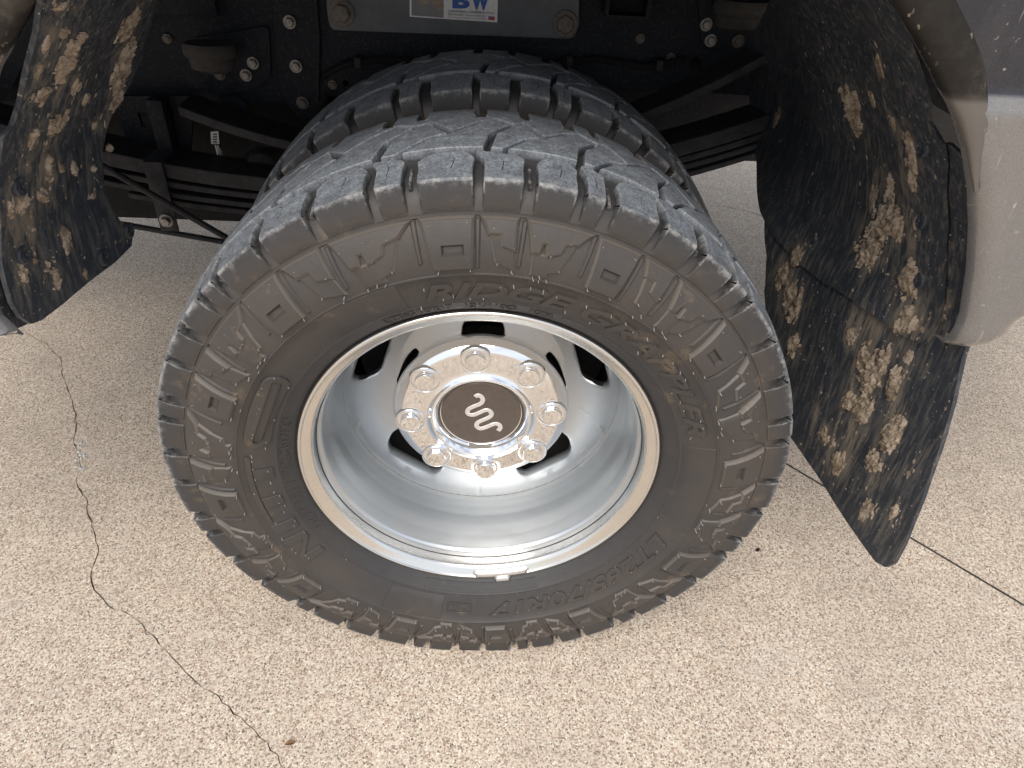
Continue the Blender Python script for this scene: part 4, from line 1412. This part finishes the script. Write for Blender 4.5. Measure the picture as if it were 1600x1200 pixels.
# hitch bracket with two big bolts and the sticker
YH = .606
hb = [fp(505, -140, YH), fp(511, 20, YH), fp(516, 47, YH), fp(700, 54, YH), fp(895, 61, YH), fp(905, 42, YH), fp(905, -130, YH)]
HBR = plate_part('hitch_bracket', hb, YH, .012, M['plate'], r=.018)
HBR['label'] = 'grey steel hitch bracket plate with two large bolts'
hex_bolt(HBR, 534, 20, YH - .0003, .0145, .012, 'rusty', .2)
hex_bolt(HBR, 883, 37, YH - .0003, .0145, .012, 'rusty', .5)
YS = YH - .0012
def sq(p0, p1, p2, p3, y, mat, name, parent):
    pts = [on_plane(a, b, 1, y) for a, b in (p0, p1, p2, p3)]
    P = [tuple(p) for p in pts] + [(p[0], p[1] + .0006, p[2]) for p in pts]
    Q = [[0, 1, 2, 3], [7, 6, 5, 4]] + [[i, i + 4, (i + 1) % 4 + 4, (i + 1) % 4] for i in range(4)]
    return P, Q
P, Q = sq((640, 26), (777, 35), (780, -80), (640, -89), YS, None, None, None)
STK = part('sticker', P, Q, M['white'], smooth=False)
STK['label'] = 'white sticker with blue letters on the hitch bracket'
P, Q = sq((643, 24), (693, 28), (693, -70), (643, -74), YS - .0008, None, None, None)
make('printed_photo', P, Q, M['photo_grey'], STK, smooth=False)
blobs = []
for i, (a, b, rx, ry) in enumerate([(664, 0, 8, 6), (680, -4, 9, 10), (686, 8, 6, 5), (660, -14, 9, 8), (676, -26, 12, 10), (655, -36, 8, 9)]):
    c = on_plane(a, b, 1, YS - .0013)
    lp_ = [(c[0] + rx * .00105 * math.cos(t) * (1 + .3 * math.sin(3 * t + i)), c[2] + ry * .00125 * math.sin(t) * (1 + .3 * math.cos(2 * t + i))) for t in np.linspace(0, 2 * math.pi, 14, endpoint=False)]
    blobs.append(sheet([lp_], plate_map(YS - .0013 - i * .00004), .0004, None))
make('printed_photo', *cat(*blobs), M['photo_brown'], STK, smooth=False)
def flat_text(body, px, py, hgt_px, wpx, mat, y, offset=0.0, shear=0.0):
    P, Q = text_flat(body, 1.0, offset, shear, 1.0, 0)
    x0, x1 = min(p[0] for p in P), max(p[0] for p in P)
    z0, z1 = min(p[1] for p in P), max(p[1] for p in P)
    a = on_plane(px, py, 1, y); b = on_plane(px + wpx, py + wpx * .052, 1, y); c = on_plane(px, py - hgt_px, 1, y)
    sx = (b[0] - a[0]) / (x1 - x0); sz = (c[2] - a[2]) / (z1 - z0)
    k_ = len(P)
    V = [(a[0] + (p[0] - x0) * sx, y, a[2] + (p[1] - z0) * sz) for p in P]
    V2 = [(p[0], p[1] + .0004, p[2]) for p in V]
    return make('lettering', V + V2, [f for f in Q] + [[i + k_ for i in f[::-1]] for f in Q], M[mat], STK, smooth=False)
flat_text('B', 707, 13, 26, 27, 'blue', YS - .0010, .055)
flat_text('W', 736, 15, 26, 28, 'blue', YS - .0010, .055)
flat_text('&', 729, -8, 8, 8, 'blue', YS - .0012, .02)
flat_text('TURNOVERBALL GOOSENECK HITCH', 700, 19, 3.6, 72, 'ink', YS - .0010)
flat_text('800.248.6564 - turnoverball.com', 700, 23.6, 3.0, 58, 'ink', YS - .0010)
flat_text('U.S. Patent hitches and towing', 700, 28.2, 2.6, 58, 'ink', YS - .0010)
P, Q = sq((763, 31), (773, 32), (773, 26), (763, 25.4), YS - .0009, None, None, None)
make('flag', P, Q, M['red'], STK, smooth=False)
P, Q = sq((763, 28.2), (767, 28.6), (767, 25.7), (763, 25.4), YS - .0014, None, None, None)
make('flag', P, Q, M['blue'], STK, smooth=False)

# brackets riveted to the rail on the left
b1 = [fp(415, -120, .612), fp(428, 10, .612), fp(432, 100, .612), fp(440, 140, .612), fp(452, 168, .612), fp(470, 186, .612), fp(486, 184, .612), fp(498, 165, .612), fp(500, 60, .612), fp(494, -10, .612), fp(486, -120, .612)]
B1 = plate_part('spring_bracket', b1, .612, .007, M['frame'], r=.012)
for a, b in ((453, 34), (463, 103)): hex_bolt(B1, a, b, .6118, .0075, .009)
hex_bolt(B1, 473, 160, .6118, .0075, .009, 'rusty')
b2 = [fp(300, 60, .613), fp(420, 40, .613), fp(424, 120, .613), fp(400, 140, .613), fp(330, 150, .613), fp(290, 130, .613)]
B2 = plate_part('bump_stop_bracket', b2, .613, .006, M['frame'], r=.012)
for a, b in ((396, 98), (385, 117)): hex_bolt(B2, a, b, .6128, .0072, .009)
hex_bolt(B2, 344, 115, .6128, .0072, .009, 'rusty')
b3 = [fp(1085, -40, .613), fp(1092, 20, .613), fp(1096, 70, .613), fp(1120, 78, .613), fp(1170, 78, .613), fp(1215, 60, .613), fp(1215, -40, .613)]
B3 = plate_part('bump_stop_bracket', b3, .613, .006, M['frame'], r=.012)
for a, b in ((1103, 38), (1110, 63)): hex_bolt(B3, a, b, .6128, .0072, .009)
hex_bolt(B3, 1153, 64, .6128, .0072, .009, 'rusty')
def pad(px0, px1, py, th, yc, name='bump_stop'):
    """oval stacked rubber pad standing out from the rail"""
    a, b = on_plane(px0, py, 1, yc), on_plane(px1, py, 1, yc)
    c = (a + b) / 2; rx = (b[0] - a[0]) / 2
    P, Q = [], []
    pr = [(.55, .020), (.93, .020), (1.0, .014), (1.0, .004), (.95, 0), (.85, -.003), (.84, -.010), (.80, -.018), (.5, -.024), (.05, -.025)]
    n = 40
    for i in range(n):
        t = 2 * math.pi * i / n
        for r, z in pr:
            P.append((c[0] + rx * r * math.cos(t), c[1] + rx * .62 * r * math.sin(t), c[2] + z * th))
    k_ = len(pr)
    for i in range(n):
        j = (i + 1) % n
        for q in range(k_ - 1):
            Q.append([i * k_ + q, i * k_ + q + 1, j * k_ + q + 1, j * k_ + q][::-1])
    Q.append([i * k_ for i in range(n)]); Q.append([i * k_ + k_ - 1 for i in range(n)][::-1])
    return part(name, P, Q, M['bump'], sharp=40)
pad(288, 372, 88, 1.0, .565)['label'] = 'worn oval bump stop pad on the left'
pad(1112, 1206, 22, 1.0, .555)['label'] = 'worn oval bump stop pad on the right'
# square tube stub on the right of the bracket
c0, c1 = on_plane(950, -20, 1, .57), on_plane(1014, 33, 1, .57)
lo = [(c0[0], c1[2]), (c1[0], c1[2]), (c1[0], c0[2]), (c0[0], c0[2])]
P, Q = sheet([rsub(lo, .008), [tuple(p) for p in inset(ccw(rsub(lo, .008)), .006)]], plate_map(.570), .055, None)
part('square_tube', P, Q, M['frame'], smooth=False)['label'] = 'open ended square tube welded to the rail'
P, Q = bevel_box((c0[0] + .006, .600, c1[2] + .006), (c1[0] - .006, .606, c0[2] - .006), .001)
part('tube_inner_shade', P, Q, M['black'])  # black sheet painted as the shade inside the hollow tube

# leaf springs: curved strips through the axle seat
YL = .555
SPR = bpy.data.objects.new('leaf_spring', None); link(SPR, TRUCK); SPR.location = (0, 0, HZ)
SPR['label'] = 'stack of dark steel spring leaves over the axle'
def leaf(top_l, top_r, th_, drop, x_ends=(-1, 1), name='leaf', y=YL, wd=.038):
    """strip through two picture points, sagging by drop at the axle"""
    a, b = on_plane(*top_l, 1, y - wd), on_plane(*top_r, 1, y - wd)
    P, Q = [], []
    n = 40
    x0, x1 = x_ends
    for i in range(n + 1):
        x = x0 + (x1 - x0) * i / n
        f = (x - a[0]) / (b[0] - a[0])
        z = a[2] + (b[2] - a[2]) * f - drop * 4 * f * (1 - f)
        e = .0
        for yy, zz in ((y - wd, 0), (y + wd, 0), (y + wd, -th_), (y - wd, -th_)):
            P.append((x, yy, z + zz))
    for i in range(n):
        for k_ in range(4):
            l_ = (k_ + 1) % 4
            Q.append([i * 4 + k_, i * 4 + l_, (i + 1) * 4 + l_, (i + 1) * 4 + k_])
    Q.append([3, 2, 1, 0]); Q.append([n * 4 + k_ for k_ in range(4)])
    o = make(name, P, Q, M['leaf'], SPR, smooth=False)
    md = o.modifiers.new('bevel', 'BEVEL'); md.width = .002; md.segments = 2; md.limit_method = 'ANGLE'; md.angle_limit = rad(50)
    return o
leaf((300, 263), (1130, 203), .026, .055, (-1.1, 1.0))
leaf((300, 290), (1130, 228), .011, .055, (-1.0, .95))
leaf((300, 306), (1130, 241), .010, .055, (-.85, .85))
leaf((300, 318), (1130, 254), .010, .055, (-.62, .75))
# helper leaf that rises to the bump stops
leaf((330, 185), (1090, 140), .016, .085, (-.50, .44), 'helper_leaf')
# spring clamp
def fbox(x0, x1, y0, y1, z0, z1, b=.002): return bevel_box((x0, y0, z0), (x1, y1, z1), b)
pc = on_plane(263, 341, 1, .515)
P, Q = cat(fbox(pc[0] - .016, pc[0] + .016, .508, .512, pc[2] - .022, pc[2] + .10, .0015), fbox(pc[0] - .016, pc[0] + .016, .508, .60, pc[2] + .098, pc[2] + .104, .0015))
CL = make('spring_clamp', P, Q, M['leaf'], SPR)
hx = part('clamp_bolt', *hex_mesh(.0085, .012), M['bolt'], sharp=25); hx.location = (pc[0], .5075, pc[2] + HZ)
# shackle hanger hanging from the rail on the left
h1 = [fp(176, 150, .590), fp(302, 150, .590), fp(300, 200, .590), fp(296, 258, .590), fp(215, 258, .590), fp(190, 200, .590)]
HG = plate_part('spring_hanger', h1, .590, .008, M['frame'], holes=[[fp(215, 176, .590), fp(229, 176, .590), fp(229, 198, .590), fp(222, 198, .590)]], r=.006)
HG['label'] = 'dark hanger plate dropping from the rail above the spring'
P, Q = fbox(fp(238, 160, .58)[0], fp(262, 160, .58)[0], .555, .588, fp(250, 262, .58)[1], fp(250, 150, .58)[1])
make('hanger_rib', P, Q, M['frame'], HG)
# cable with its pale tag
p0, p1, p2 = on_plane(337, 200, 1, .60), on_plane(343, 235, 1, .60), on_plane(350, 275, 1, .60)
CB = part('brake_cable', *tube([p0 + (p0 - p1) * .8, p0, p1, p2, p2 + (p2 - p1) * .6], .0042), M['leaf'])
P, Q = tube([on_plane(340, 226, 1, .60), on_plane(345, 246, 1, .60)], .0052); make('sleeve', P, Q, M['silver'], CB)
P, Q = sq((330, 225), (343, 225), (341, 205), (329, 206), .592, None, None, None)
make('tag', P, Q, M['white'], CB, smooth=False)
for i in range(4):
    P, Q = sq((333, 223 - i * 4), (339, 223 - i * 4), (338.6, 221 - i * 4), (332.6, 221 - i * 4), .5912, None, None, None)
    make('tag_print', P, Q, M['ink'], CB, smooth=False)
# thin rods
def rod(a, b, ya, yb, r, name, label):
    A, B = on_plane(*a, 1, ya), on_plane(*b, 1, yb)
    d = (B - A) / np.linalg.norm(B - A)
    o = part(name, *tube([A - d * .12, A, (A + B) / 2, B, B + d * .2], r), M['leaf']); o['label'] = label
rod((165, 262), (355, 372), .47, .50, .0055, 'brake_line', 'thin dark rod sloping across the springs')
rod((190, 350), (350, 378), .52, .54, .0052, 'stabilizer_bar', 'lower dark bar under the springs')
# bushing cup beside the inner tyre
c = on_plane(408, 268, 1, .575)
P, Q = lathe([(.001, 0), (.014, 0), (.016, .004), (.026, .004), (.030, .008), (.030, .06)], 32)
o = part('shock_bushing', P, [f for f in Q], M['bump']); o.location = (c[0], c[1], c[2] + HZ)
# small chassis furniture: a drilled gusset, a loom with clips, a hose, dirt-caked seams
g1 = [fp(338, 152, .600), fp(372, 150, .600), fp(402, 186, .600), fp(366, 188, .600)]
GU = plate_part('gusset', g1, .600, .005, M['frame'], holes=[circ(fp(362, 160, .600), .004), circ(fp(378, 176, .600), .003)], r=.004)
hs = [on_plane(a, b, 1, .598) for a, b in ((505, 118), (540, 100), (600, 92), (680, 96), (760, 92), (850, 98), (930, 92), (1010, 104), (1070, 92))]
WL = part('wiring_loom', *tube(hs, .0052, 8), M['black'])
for a, b in ((560, 97), (720, 94), (890, 95), (1030, 101)):
    c = on_plane(a, b, 1, .597)
    make('loom_clip', *bevel_box((c[0] - .005, .589, c[2] - .008), (c[0] + .005, .612, c[2] + .008), .001), M['leaf'], WL)
hp_ = [on_plane(a, b, 1, y_) for a, b, y_ in ((508, 150, .60), (480, 205, .585), (440, 228, .57), (400, 224, .56), (380, 240, .56))]
part('brake_hose', *tube(hp_, .0055, 8), M['black'])
for a, b in ((520, 132), (225, 25), (262, 60), (640, 110), (820, 118), (1000, 60), (1048, 90)):
    hx = make('hex_bolt', *hex_mesh(.0055, .006), M['rusty'], RAIL, sharp=25); p_ = on_plane(a, b, 1, YF); hx.location = (p_[0], YF - .0003, p_[2])
P, Q = bevel_box((-.62, .606, .40), (-.44, .6195, .56), .003); make('stiffener', P, Q, M['frame'], RAIL)
# axle, differential, drive shaft, added daylight blockers and the far pair of wheels
P, Q = lathe([(.07, .46), (.06, .52), (.05, .60), (.05, .80), (.13, .88), (.16, .98), (.13, 1.08), (.05, 1.16), (.05, 1.5), (.10, 1.52)], 40)
part('axle', P, [f[::-1] for f in Q], M['leaf'])
part('spring_seat', *bevel_box((-.09, .50, -.01), (.09, .62, .055), .006), M['leaf'])
part('daylight_blocker_front', *bevel_box((-1.6, .74, -.03), (-.20, 1.30, .40), .03), M['black'])  # box added under the bed to keep out daylight from the far side
part('daylight_blocker_mid', *bevel_box((-.19, .70, .20), (.52, 1.30, .60), .01), M['frame'])  # box added behind the axle to block the bright ground beyond
part('exhaust_pipe', *tube([(-.15, 1.02, .10), (.3, 1.0, .10), (.8, .85, .16), (1.6, .80, .16)], .038, 16), M['leaf'])
SP = bpy.data.objects.new('spare_tyre', TYRE.data); link(SP, TRUCK); SP.location = (.98, 1.18, HZ + .17); SP.rotation_euler = (rad(90), 0, 0)
SP['label'] = 'spare tyre slung flat under the bed'
part('cross_beam', *bevel_box((.50, 1.26, -.02), (1.7, 1.34, .40), .01), M['frame'])
for yy in (1.72, 2.02):
    o = bpy.data.objects.new('tyre', TYRE.data); link(o, TRUCK); o.location = (0, yy - YC, HZ); o['label'] = 'tyre of the far pair, hidden under the truck'
